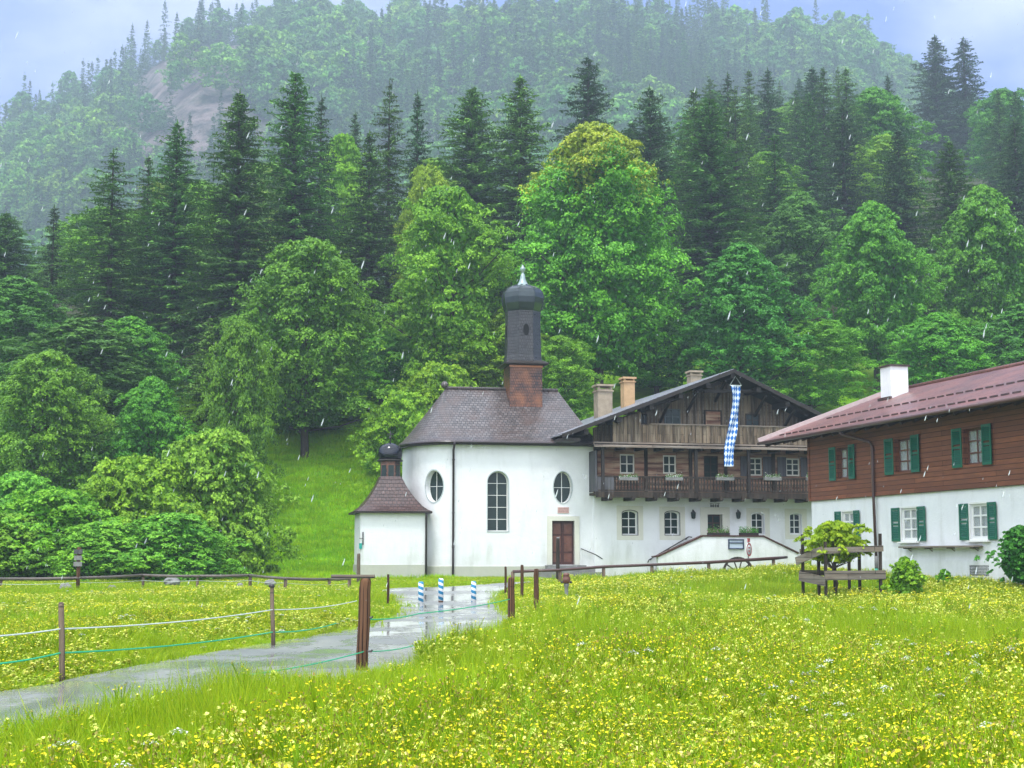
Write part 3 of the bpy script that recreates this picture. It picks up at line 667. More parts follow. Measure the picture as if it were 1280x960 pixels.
# roof lofted from eaves to ridge with flared eaves
OH = .38; ra = C.u(557, 3.5, 487); rb = C.u(697, 3.5, 487); zr = C.z(630, 487, 3.5); ze = ztop - .02
def outline():
    pts = []
    for a in np.linspace(-PI/2, -3*PI/2, 33): pts.append(((AP+OH)*math.cos(a), D/2+(D/2+OH)*math.sin(a), (ra, D/2)))
    front = [((x), -OH, (min(max(x, ra), rb), D/2)) for x in np.linspace(cu1+.35, .01, 12)]
    back = [((x), D+OH, (min(max(x, ra), rb), D/2)) for x in np.linspace(.01, cu1+.35, 12)]
    side = [((cu1+.35), y, (rb, D/2)) for y in np.linspace(D+OH, -OH, 10)[1:-1]]
    return front + pts + back + side
O_ = outline(); prof = [(0, 0), (.07, .035), (.16, .10), (.28, .215), (.45, .40), (.65, .61), (.85, .83), (1, 1)]
rf = MB(); n = len(O_); ac = 0; accs = [0]
for k in range(n): accs.append(accs[-1]+math.dist(O_[k][:2], O_[(k+1) % n][:2]))
def rp(k, j):
    x, y, (rx, ry) = O_[k % n]; t_, f_ = prof[j]; return (x+(rx-x)*t_, y+(ry-y)*t_, ze+(zr-ze)*f_)
def sv(k):
    a = [0]; 
    for j in range(1, len(prof)): a.append(a[-1]+math.dist(rp(k, j-1), rp(k, j)))
    return a
slen = sv(5)
for k in range(n):
    for j in range(len(prof)-1):
        q4 = [rp(k, j), rp(k+1, j), rp(k+1, j+1), rp(k, j+1)]
        if math.dist(q4[2], q4[3]) < 1e-5: q4 = q4[:3]; uv = [[(accs[k], slen[j]), (accs[k+1], slen[j]), ((accs[k]+accs[k+1])/2, slen[j+1])]]
        else: uv = [[(accs[k], slen[j]), (accs[k+1], slen[j]), (accs[k+1], slen[j+1]), (accs[k], slen[j+1])]]
        rf.add(q4[::-1], [tuple(range(len(q4)))], [uv[0][::-1]])
rf.V = rf.V
ro_ = rf.build('roof', MT['roof_brown'], cr_)
ev = MB()
for k in range(n):
    a, b = rp(k, 0), rp(k+1, 0); ia = (a[0]*.93+ .1, a[1]*.93+D/2*.07, ze-.14); ib = (b[0]*.93+.1, b[1]*.93+D/2*.07, ze-.14)
    ev.add([a, b, (b[0], b[1], ze-.13), (a[0], a[1], ze-.13)], [(0, 1, 2, 3)]); ev.add([(a[0], a[1], ze-.13), (b[0], b[1], ze-.13), ib, ia], [(0, 1, 2, 3)])
ev.build('eaves_board', MT['beam'], ro_)
gt = MB(); gt.tube([(O_[k][0], O_[k][1]-.04 if O_[k][1] < 3 else O_[k][1], ze-.03) for k in range(0, 30)], .06, 6); gt.build('gutter', MT['pipedark'], ro_)
rdg = MB(); rdg.tube([(ra, D/2, zr+.02), (rb, D/2, zr+.02)], .09, 6); rdg.lathe([(.02, zr), (.16, zr+.05), (.2, zr+.18), (.12, zr+.32), (.02, zr+.36)], 8, (ra-.05, D/2)); rdg.build('ridge_cap', MT['roof_brown'], ro_)
# bell tower
vt = 2.35; tw0 = C.u(637.3, vt, 490); tw1 = C.u(678, vt, 490); tcx = (tw0+tw1)/2; hw = (tw1-tw0)/2; tcy = vt+hw
zt0, zt1 = C.z(657, 514, vt), C.z(657, 456, vt); bt = MB(); bt.box(tcx-hw, tcx+hw, vt, vt+2*hw, zt0-.9, zt1)
bto = bt.build('bell_tower', MT['tower_brown'], cr_)
e = MB(); e.box(tcx-hw-.02, tcx+hw+.02, vt-.03, vt-.003, zt0-.02, zt0+.06)
for k in range(9): x = tcx-hw+.02+k*(2*hw-.04)/9; e.box(x, x+.12, vt-.05, vt-.03, zt0-.1, zt0+.0)
e.build('copper_flashing', MT['coppergold'], bto); e = MB(); e.box(tcx-hw-.02, tcx+hw+.02, vt-.02, vt+.0-.004, zt1-.12, zt1-.02); e.build('copper_strip', MT['coppergold'], bto)
e = MB(); 
e.lathe([((hw+.12)*1.4142, zt1-.02), ((hw+.28)*1.4142, zt1+.03), ((hw+.28)*1.4142, zt1+.09), ((hw+.0)*1.4142, zt1+.24)], 4, (tcx, tcy), PI/4, False); e.build('tower_cornice', MT['beam'], bto)
Zt = lambda y: C.z(657, y, tcy); r8 = hw*1.06/math.cos(PI/8)
e = MB(); e.lathe([(r8*1.06, Zt(454)), (r8*1.0, Zt(446)), (r8*.97, Zt(425)), (r8*.95, Zt(400)), (r8*.97, Zt(391))], 8, (tcx, tcy), PI/8, False); e.build('tower_drum', MT['tower_dark'], bto)
for a in (-PI/2, PI, 0, PI/2):
    e = MB()
    c_, s2 = math.cos(a), math.sin(a); rr = hw*1.03*.985
    for (A, B), y_, mi in (((.2, .36), rr+.02, 0), ((.14, .30), rr+.035, 1)):
        pts = [(tcx+c_*y_ - s2*A*math.cos(2*PI*k/20), tcy+s2*y_ + c_*A*math.cos(2*PI*k/20), Zt(415)+B*math.sin(2*PI*k/20)) for k in range(20)]
        pin = [(p[0]-c_*.2, p[1]-s2*.2, p[2]) for p in pts]; e.mi = mi; e.add(pts+pin, [tuple(range(20))]+[(k, k+20, (k+1) % 20+20, (k+1) % 20) for k in range(20)])
    e.build('bell_opening', [MT['tower_dark'], MT['room']], bto)
pr = [(20.3, 393), (22.5, 388), (24.6, 381), (25.4, 374), (24.6, 368), (22, 363.5), (17.5, 360.5), (12, 358.5), (7.5, 356.5), (5, 353), (3.4, 348), (2.4, 343)]
s1 = hw/20.5
e = MB(); e.lathe([(r*s1/math.cos(PI/8)*.97, Zt(y)) for r, y in pr[:9]], 8, (tcx, tcy), PI/8, False); e.build('onion_dome', MT['copper'], bto)
e = MB()
for k in range(8): e.tube([(tcx+math.cos(PI/8+k*PI/4)*r*s1/math.cos(PI/8)*.97, tcy+math.sin(PI/8+k*PI/4)*r*s1/math.cos(PI/8)*.97, Zt(y)) for r, y in pr[:9]], .025, 6)
e.build('dome_rib', MT['copper'], bto)
e = MB(); e.lathe([(r*s1, Zt(y)) for r, y in pr[7:]] + [(1.2*s1, Zt(341.5)), (2.2*s1, Zt(340)), (3.4*s1, Zt(337.5)), (3.4*s1, Zt(335.5)), (1.6*s1, Zt(333.5)), (.4*s1, Zt(331))], 16, (tcx, tcy)); e.build('spire', MT['paledome'], bto)

# ------------------------------------------------------------------ side chapel with a small turret
AX = Frame(489, 69.3, 11, ZB); axr = AX.root('side_chapel'); tag(axr, 'small low white annex with curved red-brown roof and black domed turret, left of the chapel', 'chapel annex')
a0, a1 = AX.u(450.5, 0), AX.u(532, 0); az = AX.z(489, 638, 0); dz = a1-a0; ac_ = (a0+a1)/2
m = MB(); m.box(a0, a1, 0, dz, 0, az); m.build('wall', MT['plaster'], axr)
m = MB(); zq = AX.z(489, 706, 0); m.box(a0-.05, a1+.05, -.05, dz+.05, -.2, zq); m.build('plinth', MT['plinth'], axr)
hb = dz/2+.28; zt_ = AX.z(489, 600, dz/2); ht = .50
pf = [(0, 0), (.12, .05), (.28, .16), (.45, .34), (.6, .54), (.72, .72), (.8, .87), (.86, 1)]
m = MB(); N4 = [(-1,-1),(1,-1),(1,1),(-1,1)]
for k in range(4):
    A, B = N4[k], N4[(k+1) % 4]; sacc = 0
    for j in range(len(pf)-1):
        def Q_(c, j): r = hb*(1-pf[j][0]) + (ht-hb*.14)*pf[j][0]/.86; return (ac_+c[0]*r, dz/2+c[1]*r, az-.04+(zt_+.15-az+.04)*pf[j][1])
        q4 = [Q_(A, j), Q_(B, j), Q_(B, j+1), Q_(A, j+1)]; w_ = math.dist(q4[0], q4[1])/2; w2 = math.dist(q4[2], q4[3])/2; dl = math.dist(((q4[0][0]+q4[1][0])/2, (q4[0][1]+q4[1][1])/2, q4[0][2]), ((q4[2][0]+q4[3][0])/2, (q4[2][1]+q4[3][1])/2, q4[2][2]))
        m.add(q4, [(0, 1, 2, 3)], [[(-w_, sacc), (w_, sacc), (w2, sacc+dl), (-w2, sacc+dl)]]); sacc += dl
arf = m.build('roof', MT['roof_annex'], axr)
m = MB(); m.box(ac_-hb, ac_+hb, dz/2-hb, dz/2+hb, az-.13, az-.045); m.build('eaves_board', MT['beam'], arf)
ZA = lambda y: AX.z(489, y, dz/2); m = MB(); r_ = ht
m.lathe([(r_*1.05, ZA(607)), (r_*1.0, ZA(598)), (r_*.98, ZA(577))], 8, (ac_, dz/2), PI/8, False); tu = m.build('turret', MT['tower_brown'], axr)
m = MB()
for k in range(8):
    a = k*PI/4; c_, s2 = math.cos(a), math.sin(a); rr = r_*.94; pts = []
    for A, B in ((-.13, 598), (.13, 598), (.13, 582), (-.13, 582)): pts.append((ac_+c_*rr-s2*A, dz/2+s2*rr+c_*A, ZA(B)))
    m.add(pts+[(p[0]-c_*.1, p[1]-s2*.1, p[2]) for p in pts], [(0, 1, 2, 3), (0, 4, 5, 1), (1, 5, 6, 2), (2, 6, 7, 3), (3, 7, 4, 0)])
m.build('turret_opening', MT['glass'], tu)
m = MB(); m.lathe([(r_*1.2, ZA(577)), (r_*1.25, ZA(575.5)), (r_*1.0, ZA(574))], 16, (ac_, dz/2)); m.build('turret_cornice', MT['beam'], tu)
m = MB(); ra_ = 14.8/25.8; m.lathe([(ra_*.95, ZA(574.5)), (ra_*1.03, ZA(569)), (ra_*1.0, ZA(563)), (ra_*.82, ZA(558)), (ra_*.5, ZA(555)), (ra_*.2, ZA(553.8)), (.03, ZA(553))], 24, (ac_, dz/2)); m.build('dome', MT['blackdome'], tu)
m = MB(); m.lathe([(.03, ZA(553.5)), (.025, ZA(549)), (.07, ZA(547.6)), (.07, ZA(546.4)), (.02, ZA(545)), (.018, ZA(539))], 10, (ac_, dz/2)); m.box(ac_-.14, ac_+.14, dz/2-.02, dz/2+.02, ZA(543.2), ZA(542)); m.build('finial', MT['iron'], tu)
m = MB(); u_ = a1+.02; m.tube([(u_, -.2, az-.12), (u_, -.09, az-.35), (u_, -.09, .1)], .05, 10); m.build('drainpipe', MT['pipedark'], axr)
m = MB(); m.box(a0+.1, a0+.15, -.06, -.02, AX.z(451, 681), AX.z(451, 665)); m.tube([(a0+.125, -.04, AX.z(451, 673)), (a0-.05, -.12, AX.z(451, 673))], .015, 6); m.build('wall_anchor', MT['iron'], axr)
m = MB(); m.box(a0-.05, a0+.08, -.07, -.01, AX.z(451, 686), AX.z(451, 679)); m.build('wall_bracket', MT['teal'], axr)

# ------------------------------------------------------------------ farmhouse
FO = C.world(cu1+.003, -.12); FH = Frame(742, 70, 13.5, ZB); FH.O = Vector((FO.x, FO.y, ZB))
fr = FH.root('farmhouse'); tag(fr, 'old alpine farmhouse with white ground floor, dark weathered timber balconies and broad gable', 'farmhouse')
def fo(px0, px1, py0, py1, v=0):
    pm = (py0+py1)/2; return FH.p(px0, pm, v)[0], FH.p(px1, pm, v)[0], FH.z((px0+px1)/2, py1, v), FH.z((px0+px1)/2, py0, v)
FW = FH.u(1078); zf1 = FH.z(850, 617.5); zf2 = FH.z(850, 556); DEP = 13
gw = [fo(777.8, 797, 638, 668.5), fo(831.2, 849.5, 639, 668.5), fo(939.8, 955.5, 641, 668), fo(987.6, 1002, 641.5, 667.5)]; gd = fo(884.5, 903, 643, 678)
m = MB(); m.sheet([(0, -.1), (FW, -.1), (FW, zf1), (0, zf1)], [shape('seg', *w) for w in gw]+[shape('rect', *gd)], 0, .5)
m.box(0, .4, .5, DEP, -.1, zf1-.004); m.box(FW-.4, FW, .5, DEP, -.1, zf1-.004); m.box(.4, FW-.4, DEP-.4, DEP-.002, -.1, zf1-.006); m.box(.45, FW-.45, 1.6, 1.7, 0, zf1-.02)
m.build('ground_floor_wall', MT['plaster'], fr)
for k, w in enumerate(gw):
    o = window(fr, 'seg', *w, .2, 1, 2, .05, 'white')
    if k in (0, 1): 
        ring(fr, 'seg', w, -.012, .03, 'beam', 'window_edge')
    O = shape('rect', w[0]-.28, w[1]+.28, w[2]-.25, w[3]+.22); I = shape('seg', w[0]-.03, w[1]+.03, w[2]-.03, w[3]+.03); q = MB(); q.sheet(O, [I], -.008, .02); q.build('window_surround', MT['cream'], fr)
q = MB(); q.box(gd[0]-.38, gd[0], -.03, .25, gd[2], gd[3]+.35); q.box(gd[1], gd[1]+.38, -.03, .25, gd[2], gd[3]+.35); q.box(gd[0], gd[1], -.03, .25, gd[3], gd[3]+.35); q.build('door_surround', MT['cream'], fr)
q = MB(); q.box(gd[0], gd[1], .3, .36, gd[2], gd[3]); gdm = (gd[0]+gd[1])/2; dd_ = q.build('front_door', MT['door_wood'], fr)
q = MB(); 
for a, b in ((gd[0]+.06, gdm-.04), (gdm+.04, gd[1]-.06)): q.box(a, b, .27, .3, gd[2]+.7, gd[3]-.45); q.box(a, b, .27, .3, gd[3]-.38, gd[3]-.08)
q.build('door_glass', MT['glass'], dd_)
q = MB(); zx = FH.z(894, 632.5); 
for k, (dx, w_) in enumerate(((0, .05), (.07, .03), (.12, .05), (.2, .02), (.25, .05), (.33, .04), (.39, .05))): q.box(gdm-.22+dx, gdm-.22+dx+w_, -.01, 0, zx-.06, zx+.06 if k % 2 else zx+.08)
q.tube([(gdm-.25, -.008, zx+.12), (gdm, -.008, zx+.15), (gdm+.25, -.008, zx+.12)], .012, 5); q.build('painted_inscription', MT['beam'], fr)
# timber storey
uw = [fo(775, 793.5, 567.5, 592), fo(829, 845.5, 569, 592), fo(880, 898, 570, 600), fo(936.5, 953, 572, 594.5), fo(983, 1000, 573, 595)]
m = MB(); m.sheet([(0, zf1), (FW, zf1), (FW, zf2), (0, zf2)], [shape('rect', *w) for w in uw], .02, .35); m.box(0, .3, .37, DEP, zf1, zf2-.01); m.box(FW-.3, FW, .37, DEP, zf1, zf2-.01); m.box(.3, FW-.3, DEP-.3, DEP-.01, zf1, zf2-.01)
m.box(.35, FW-.35, 1.2, 1.3, zf1+.01, zf2-.02)
lw = m.build('log_wall', MT['logs'], fr)
for uu in (.0, FH.u(806), FH.u(862), FH.u(906), FH.u(966), FW-.2): m = MB(); m.box(uu, uu+.16, -.06, .015, zf1, zf2); m.build('log_wall_post', MT['darkwood'], lw)

for k, w in enumerate(uw):
    window(fr, 'rect', *w, .08, 1, 1 if k < 2 else 2, .07, 'cream' if k < 2 else ('darkwood' if k == 2 else 'cream'), sill=False)
    if k > 2:
        ww_ = (w[1]-w[0])*.62
        for a, b in ((w[0]-ww_-.03, w[0]-.03), (w[1]+.03, w[1]+ww_+.03)): q = MB(); q.box(a, b, -.05, .012, w[2]-.03, w[3]+.05); q.build('shutter', MT['greyshut'], fr)
# gable wall of upright boards
apx = FH.p(917, 461, -1.7); tl = FH.p(703, 541.5, -1.7); tr = FH.p(1024, 515, -1.7)
sL = (apx[1]-tl[1])/(apx[0]-tl[0]); sR = (apx[1]-tr[1])/(tr[0]-apx[0]); RT = .22
ruL = tl[0]; ruR = FW+1.2
rz = lambda u: apx[1]-(apx[0]-u)*sL if u < apx[0] else apx[1]-(u-apx[0])*sR
tw_ = [fo(831, 851, 511, 531), fo(799.5, 809, 517, 530), fo(932, 950, 517, 533)]; td = fo(882, 900.5, 514.5, 548)
m = MB(); u_off = .12
m.sheet([(0, zf2), (FW, zf2), (FW, max(rz(FW)-RT-.12, zf2+.02)), (apx[0], rz(apx[0])-RT-.12), (0, rz(0)-RT-.12)], [shape('rect', *w) for w in tw_], .05, .12); m.mi = 1; k = 0; u_ = .1
while u_ < FW-.1:
    m.box(u_, u_+.035, .02, .049, zf2, max(rz(u_)-RT-.2, zf2+.1)) if not any(w[0]-.06 < u_ < w[1]+.03 for w in tw_) else None; u_ += .19
gb = m.build('gable_wall', [MT['boards'], MT['greywood']], fr)
for k, w in enumerate(tw_): window(fr, 'rect', *w, .03, 1, 1, .06, 'greyblue' if k == 0 and 'greyblue' in MT else 'darkwood')
m = MB(); m.box(td[0], td[1], -.02, .03, td[2], td[3]); gdr = m.build('gable_door', MT['logs'], fr); m = MB(); m.box(td[0]-.07, td[0], -.04, .04, td[2], td[3]+.07); m.box(td[1], td[1]+.07, -.04, .04, td[2], td[3]+.07); m.box(td[0], td[1], -.04, .04, td[3], td[3]+.07); m.build('door_frame', MT['darkwood'], gdr)
# lower balcony
BD = 1.15; zb0 = FH.z(850, 619.5, -BD); zbr = FH.z(850, 596, -BD); bl, br_ = FH.u(745, -BD, 600), FW+.1
m = MB(); m.box(bl, br_, -BD, 0, zb0, zb0+.12); m.box(bl-.02, br_, -BD-.06, -BD, zb0-.12, zb0+.16); 
for k in range(13):
    x = bl+.6+k*(br_-bl-1)/12; m.box(x, x+.22, -BD+.05, -.0, zb0-.25, zb0); m.box(x+.03, x+.19, -BD-.12, -BD+.05, zb0-.2, zb0-.04)
b1 = m.build('balcony', MT['darkwood'], fr)
def rail(x0, x1, y, z0, z1, step, bw, gap_shape, name, mat, parent, topmat=None):
    q = MB(); q.box(x0, x1, y-.03, y+.03, z1-.06, z1+.02); q.box(x0, x1, y-.025, y+.025, z0+.02, z0+.09); x = x0
    while x < x1-bw:
        if gap_shape:
            zz = np.linspace(z0+.09, z1-.06, 9); wv = [bw*(.5+.0)*(1+.45*math.cos(4*PI*(t-.5)))/1.45 for t in np.linspace(0, 1, 9)]; cx = x+bw/2
            for a in range(8):
                q.add([(cx-wv[a], y-.012, zz[a]), (cx+wv[a], y-.012, zz[a]), (cx+wv[a+1], y-.012, zz[a+1]), (cx-wv[a+1], y-.012, zz[a+1]), (cx-wv[a], y+.012, zz[a]), (cx+wv[a], y+.012, zz[a]), (cx+wv[a+1], y+.012, zz[a+1]), (cx-wv[a+1], y+.012, zz[a+1])], [(0,1,2,3),(7,6,5,4),(1,5,6,2),(4,0,3,7)])
        else: j = random.uniform(-.01, .01); q.box(x, x+bw, y-.012+j, y+.012+j, z0+random.uniform(-.02, .02), z1-.02)
        x += step
    return q.build(name, MT[mat], parent)
rail(bl+.1, br_, -BD, zb0+.16, zbr, .155, .135, True, 'railing', 'darkwood', b1); q = MB(); q.box(bl, bl+.9, -BD-.02, -BD+.03, zb0+.16, zbr); q.box(bl, bl+.05, -BD+.03, 0, zb0+.16, zbr+1.2); q.build('railing_panel', MT['greyshut'], b1)
# upper balcony and its plank canopy
ub0 = FH.z(850, 556.5, -BD); ubr = FH.z(880, 532, -BD); ul = FH.u(765, -BD, 560)
m = MB(); m.box(bl-.1, br_, -BD-.2, 0, ub0-.06, ub0+.02); 
m2 = MB(); m2.add([(bl-.15, -BD-.28, ub0-.12), (br_, -BD-.28, ub0-.12), (br_, -BD-.02, ub0+.10), (bl-.15, -BD-.02, ub0+.10), (bl-.15, -BD-.28, ub0-.17), (br_, -BD-.28, ub0-.17), (br_, -BD-.02, ub0+.05), (bl-.15, -BD-.02, ub0+.05)], [(0,1,2,3),(7,6,5,4),(0,4,5,1)])
for k in range(15): x = bl+.3+k*(br_-bl-.5)/14; m.box(x, x+.16, -BD-.1, 0, ub0-.25, ub0-.06)
b2 = m.build('balcony', MT['darkwood'], fr); m2.build('canopy_plank', MT['greywood'], b2)
x0r = FH.u(815, -BD, 540)
rail(x0r, br_, -BD, ub0+.1, ubr, .185, .165, False, 'railing', 'boards', b2)
m = MB(); x = FH.u(766, -BD, 550)
while x < x0r-.1: m.box(x, x+.165, -BD-.012, -BD+.012, ub0+.1, min(ubr-.02+random.uniform(-.03, .03), rz(x)-RT-.15) if x > FH.u(800, -BD, 540) else rz(x)-RT-.12); x += .18
m.build('side_boarding', MT['boards'], b2)
m = MB(); m.box(x0r-.1, br_, -BD-.06, -BD+.05, ubr, ubr+.05); m.build('top_rail', MT['greywood'], b2)
for px in (753.5, 870, 936): m = MB(); x = FH.u(px, -BD, 590); m.box(x-.07, x+.07, -BD-.07, -BD+.07, zb0+.16, ub0-.06); m.build('balcony_post', MT['beam'], fr)
# roof
def slab(m, u0, z0, u1, z1, v0, v1, th):
    V = [(u0, v0, z0), (u1, v0, z1), (u1, v1, z1), (u0, v1, z0), (u0, v0, z0-th), (u1, v0, z1-th), (u1, v1, z1-th), (u0, v1, z0-th)]
    m.add(V, [(0,1,2,3),(7,6,5,4),(0,4,5,1),(1,5,6,2),(2,6,7,3),(3,7,4,0)])
VF, VB = -1.7, DEP+.8
m = MB(); slab(m, ruL, rz(ruL), apx[0], apx[1], VF, VB, .07); slab(m, apx[0]+.001, apx[1]-.001, ruR, rz(ruR), VF, VB, .07); frf = m.build('roof', MT['roof_grey'], fr)
m = MB(); slab(m, ruL+.05, rz(ruL+.05)-.075, apx[0], apx[1]-.075, VF+.04, VB-.04, .05); slab(m, apx[0]+.001, apx[1]-.076, ruR-.05, rz(ruR-.05)-.075, VF+.04, VB-.04, .05)
slab(m, ruL-.02, rz(ruL-.02)-.02, apx[0], apx[1]-.02, VF-.05, VF-.004, .19); slab(m, apx[0]+.001, apx[1]-.02, ruR, rz(ruR)-.02, VF-.05, VF-.004, .19)
for s in (.001, .17, .36, .56, .78, 1.0):
    for sd, sl2, L in ((-1, sL, apx[0]-ruL-1.2), (1, sR, ruR-apx[0]-.8)):
        if s < .01 and sd == 1: continue
        u = apx[0]+sd*L*s; z = rz(u)-.13; m.box(u-.11, u+.11, VF+.1, .3, z-.3-.05*(s > .01), z-.02-.22*(sL)*(s > .01))
m.build('roof_timber', MT['beam'], frf)
m = MB()   # braces and tie beam under the overhang
for px, py, px2, py2 in ((800, 512, 845, 497), (866, 492, 900, 478), (945, 480, 975, 500), (975, 500, 1010, 520), (880, 489, 960, 489)):
    a = FH.p(px, py, -1.0); b = FH.p(px2, py2, -1.0); m.beam((a[0], -1.0, a[1]), (b[0], -1.0, b[1]), .12, .16)
for px, py in ((835, 503), (870, 490), (905, 482), (955, 487), (990, 505)):
    a = FH.p(px, py, -1.2); m.beam((a[0], -1.4, rz(a[0])-.45), (a[0], .0, rz(a[0])-1.3), .1, .12)
m.build('roof_brace', MT['beam'], frf)
# eave soffit board on the left side
q = MB(); q.box(ruL+.02, ruL+.9, VF+.1, -.2, rz(ruL)-.35, rz(ruL)-.2); q.build('eaves_board', MT['beam'], frf)
def chimney(px0, px1, py0, py1, v, mat, cap):
    a = FH.p(px0, (py0+py1)/2, v)[0]; b = FH.p(px1, (py0+py1)/2, v)[0]; z0, z1 = FH.z(px0, py1+4, v)-.4, FH.z(px0, py0, v); d_ = min((b-a), .8); q = MB()
    q.box(a, b, v, v+d_, z0, z1-cap*.5); o = q.build('chimney', MT[mat], frf); q = MB()
    q.box(a-.06, b+.06, v-.06, v+d_+.06, z1-cap*.5, z1-cap*.42); 
    for x in (a, b-.1): q.box(x, x+.1, v, v+.1, z1-cap*.42, z1-.1); q.box(x, x+.1, v+d_-.1, v+d_, z1-cap*.42, z1-.1)
    q.box(a+.1, b-.1, v+.05, v+d_-.05, z1-cap*.42, z1-cap*.3); q.box(a-.08, b+.08, v-.08, v+d_+.08, z1-.1, z1); q.build('chimney_cap', MT[mat], o); return o
chimney(747.5, 765.5, 480, 517, 4.0, 'chimney', .75); chimney(780, 793.5, 471, 504, 5.5, 'chimney_tan', .55); chimney(863.5, 877, 463, 479, 6.0, 'chimney', .55)
# entrance terrace: parapet, landing, steps
PV = -2.1
pp = [FH.p(823, 696, PV), FH.p(878, 670.8, PV), FH.p(954, 671.2, PV), FH.p(998, 692.5, PV)]
m = MB(); m.sheet([(pp[0][0], -.2), (pp[3][0], -.2), (pp[3][0], pp[3][1]), pp[2], pp[1], (pp[0][0], pp[0][1])], [], PV, .3); m.build('terrace_wall', MT['plaster'], fr)
m = MB(); L0 = FH.p(817, 697, PV)
for a, b in zip([L0, pp[0], pp[1], pp[2]], [pp[0], pp[1], pp[2], pp[3]]): m.beam((a[0], PV+.14, a[1]+.04), (b[0]+.02, PV+.14, b[1]+.04), .38, .07)
m.build('parapet_coping', MT['door_wood'], fr)
m = MB(); zl = gd[2]-.02; m.box(pp[1][0], pp[2][0], PV+.302, -.004, -.1, zl)
for k in range(9):
    f_ = k/9; m.box(pp[1][0]-(k+1)*.27, pp[1][0]-k*.27-.002, PV+.302, -.004, -.1, zl*(1-(k+1)/10)); m.box(pp[2][0]+k*.27+.002, pp[2][0]+(k+1)*.27, PV+.302, -.004, -.1, zl*(1-(k+1)/10))
m.build('terrace_steps', MT['stone'], fr)
q = MB(); A = FH.p(811, 700, -.14); B = FH.p(861, 671, -.14); B2 = FH.p(865, 671.5, -.14)
q.tube([(A[0]-.05, -.14, A[1]-.12), (A[0], -.14, A[1]), (B[0], -.14, B[1]), (B2[0], -.14, B2[1])], .028, 8)
for s in (.06, .5, .95): x = A[0]+(B[0]-A[0])*s; z = A[1]+(B[1]-A[1])*s; q.tube([(x, -.14, z), (x, 0, z-.06)], .035, 6)
q.build('handrail', MT['iron'], fr)
for px, side in ((866.8, 'left'), (923, 'right')):
    u_, z_ = FH.p(px, 643.5, -.16); lr = FH.root('wall_lantern', u_, -.16, z_+0); lr.location = FH.world(u_, -.16, z_)
    tag(lr, 'black iron wall lantern %s of the farmhouse front door' % ('just left' if side == 'left' else 'just right'), 'lantern', 'lanterns beside the farmhouse door')
    q = MB(); q.lathe([(.05, -.2), (.09, -.17), (.12, .08), (.13, .1), (.05, .19), (.015, .24)], 6, (0, 0), 0, False); q.mi = 1; q.build('lantern_body', [MT['iron']], lr) if False else None
    q = MB(); q.lathe([(.05, -.2), (.09, -.17)], 6, smooth=False); q.lathe([(.125, .08), (.14, .1), (.05, .19), (.015, .24)], 6, smooth=False)
    for k in range(6): a = k*PI/3; q.tube([(.09*math.cos(a), .09*math.sin(a), -.17), (.125*math.cos(a), .125*math.sin(a), .08)], .009, 4)
    q.build('lantern_frame', MT['iron'], lr); q = MB(); q.lathe([(.08, -.165), (.112, .078)], 6, smooth=False); q.build('lantern_glass', MT['glass'], lr)
    q = MB(); q.tube([(0, 0, .22), (0, .08, .26), (0, .16, .2)], .014, 6); q.build('bracket', MT['iron'], lr)
# notice board on the terrace wall
a, b, z0, z1 = fo(910, 929.5, 674, 686.5, PV); nb = FH.root('notice_board', (a+b)/2, PV-.005, z0); tag(nb, 'framed blue-black notice board with pale panels on the white terrace wall', 'notice board')
w2, h2 = (b-a)/2, z1-z0; q = MB(); q.sheet([(-w2, 0), (w2, 0), (w2, h2), (-w2, h2)], [[(-w2+.05, .05), (w2-.05, .05), (w2-.05, h2*.58), (-w2+.05, h2*.58)], [(-w2+.05, h2*.68), (w2-.05, h2*.68), (w2-.05, h2-.05), (-w2+.05, h2-.05)]], -.06, .06); q.build('frame', MT['navy'] if 'navy' in MT else MT['iron'], nb)
q = MB(); q.box(-w2+.04, w2-.04, -.03, -.02, .04, h2-.04); q.build('panel', MT['paper'] if 'paper' in MT else MT['white'], nb)

# ------------------------------------------------------------------ banner
fu, fz = FH.p(919.5, 482, -1.62); fu2, fz2 = FH.p(911, 583, -1.62)
t = NT('blue_white_lozenges'); uv = t.coord('UV'); sp = t.n('ShaderNodeSeparateXYZ'); t.l(uv, sp.inputs[0])
a_ = t.math('DIVIDE', sp.outputs[0], .17); b_ = t.math('DIVIDE', sp.outputs[1], .30)
s1_ = t.math('FLOOR', t.math('ADD', a_, b_)); s2_ = t.math('FLOOR', t.math('SUBTRACT', a_, b_)); par = t.math('PINGPONG', t.math('ADD', s1_, s2_), 1); loz = t.math('GREATER_THAN', par, .5)
MT['lozenge'] = t.pbr(t.mix(loz, (.62, .70, .76), (.02, .13, .42)), .7, .15, t.noise(uv, 6, 3), .2, .01)
fl = FH.root('banner', fu, -1.62, 0); fl.location = FH.world(fu, -1.62, fz); tag(fl, 'long blue and white lozenge banner hanging from the farmhouse gable peak', 'banner')
q = MB(); NV, NU = 60, 8; LL = fz-fz2; V_, F_, U_ = [], [], []
for j in range(NV+1):
    t_ = j/NV; cx = (fu2-fu)*t_**1.25 + .06*math.sin(t_*6); tw = .5*math.sin(t_*5+.4); wd = .27-.05*t_
    for i_ in range(NU+1):
        s = (i_/NU-.5)*2; x = cx+s*wd*math.cos(tw); y = s*wd*math.sin(tw)+.05*math.sin(s*3+t_*14); V_.append((x, y, -t_*LL))
for j in range(NV):
    for i_ in range(NU):
        a = j*(NU+1)+i_; F_.append((a+NU+1, a+NU+2, a+1, a)); U_.append([((i_)*.07, -(j+1)*LL/NV), ((i_+1)*.07, -(j+1)*LL/NV), ((i_+1)*.07, -j*LL/NV), (i_*.07, -j*LL/NV)])
q.smooth = True; q.add(V_, F_, U_); q.build('cloth', MT['lozenge'], fl)
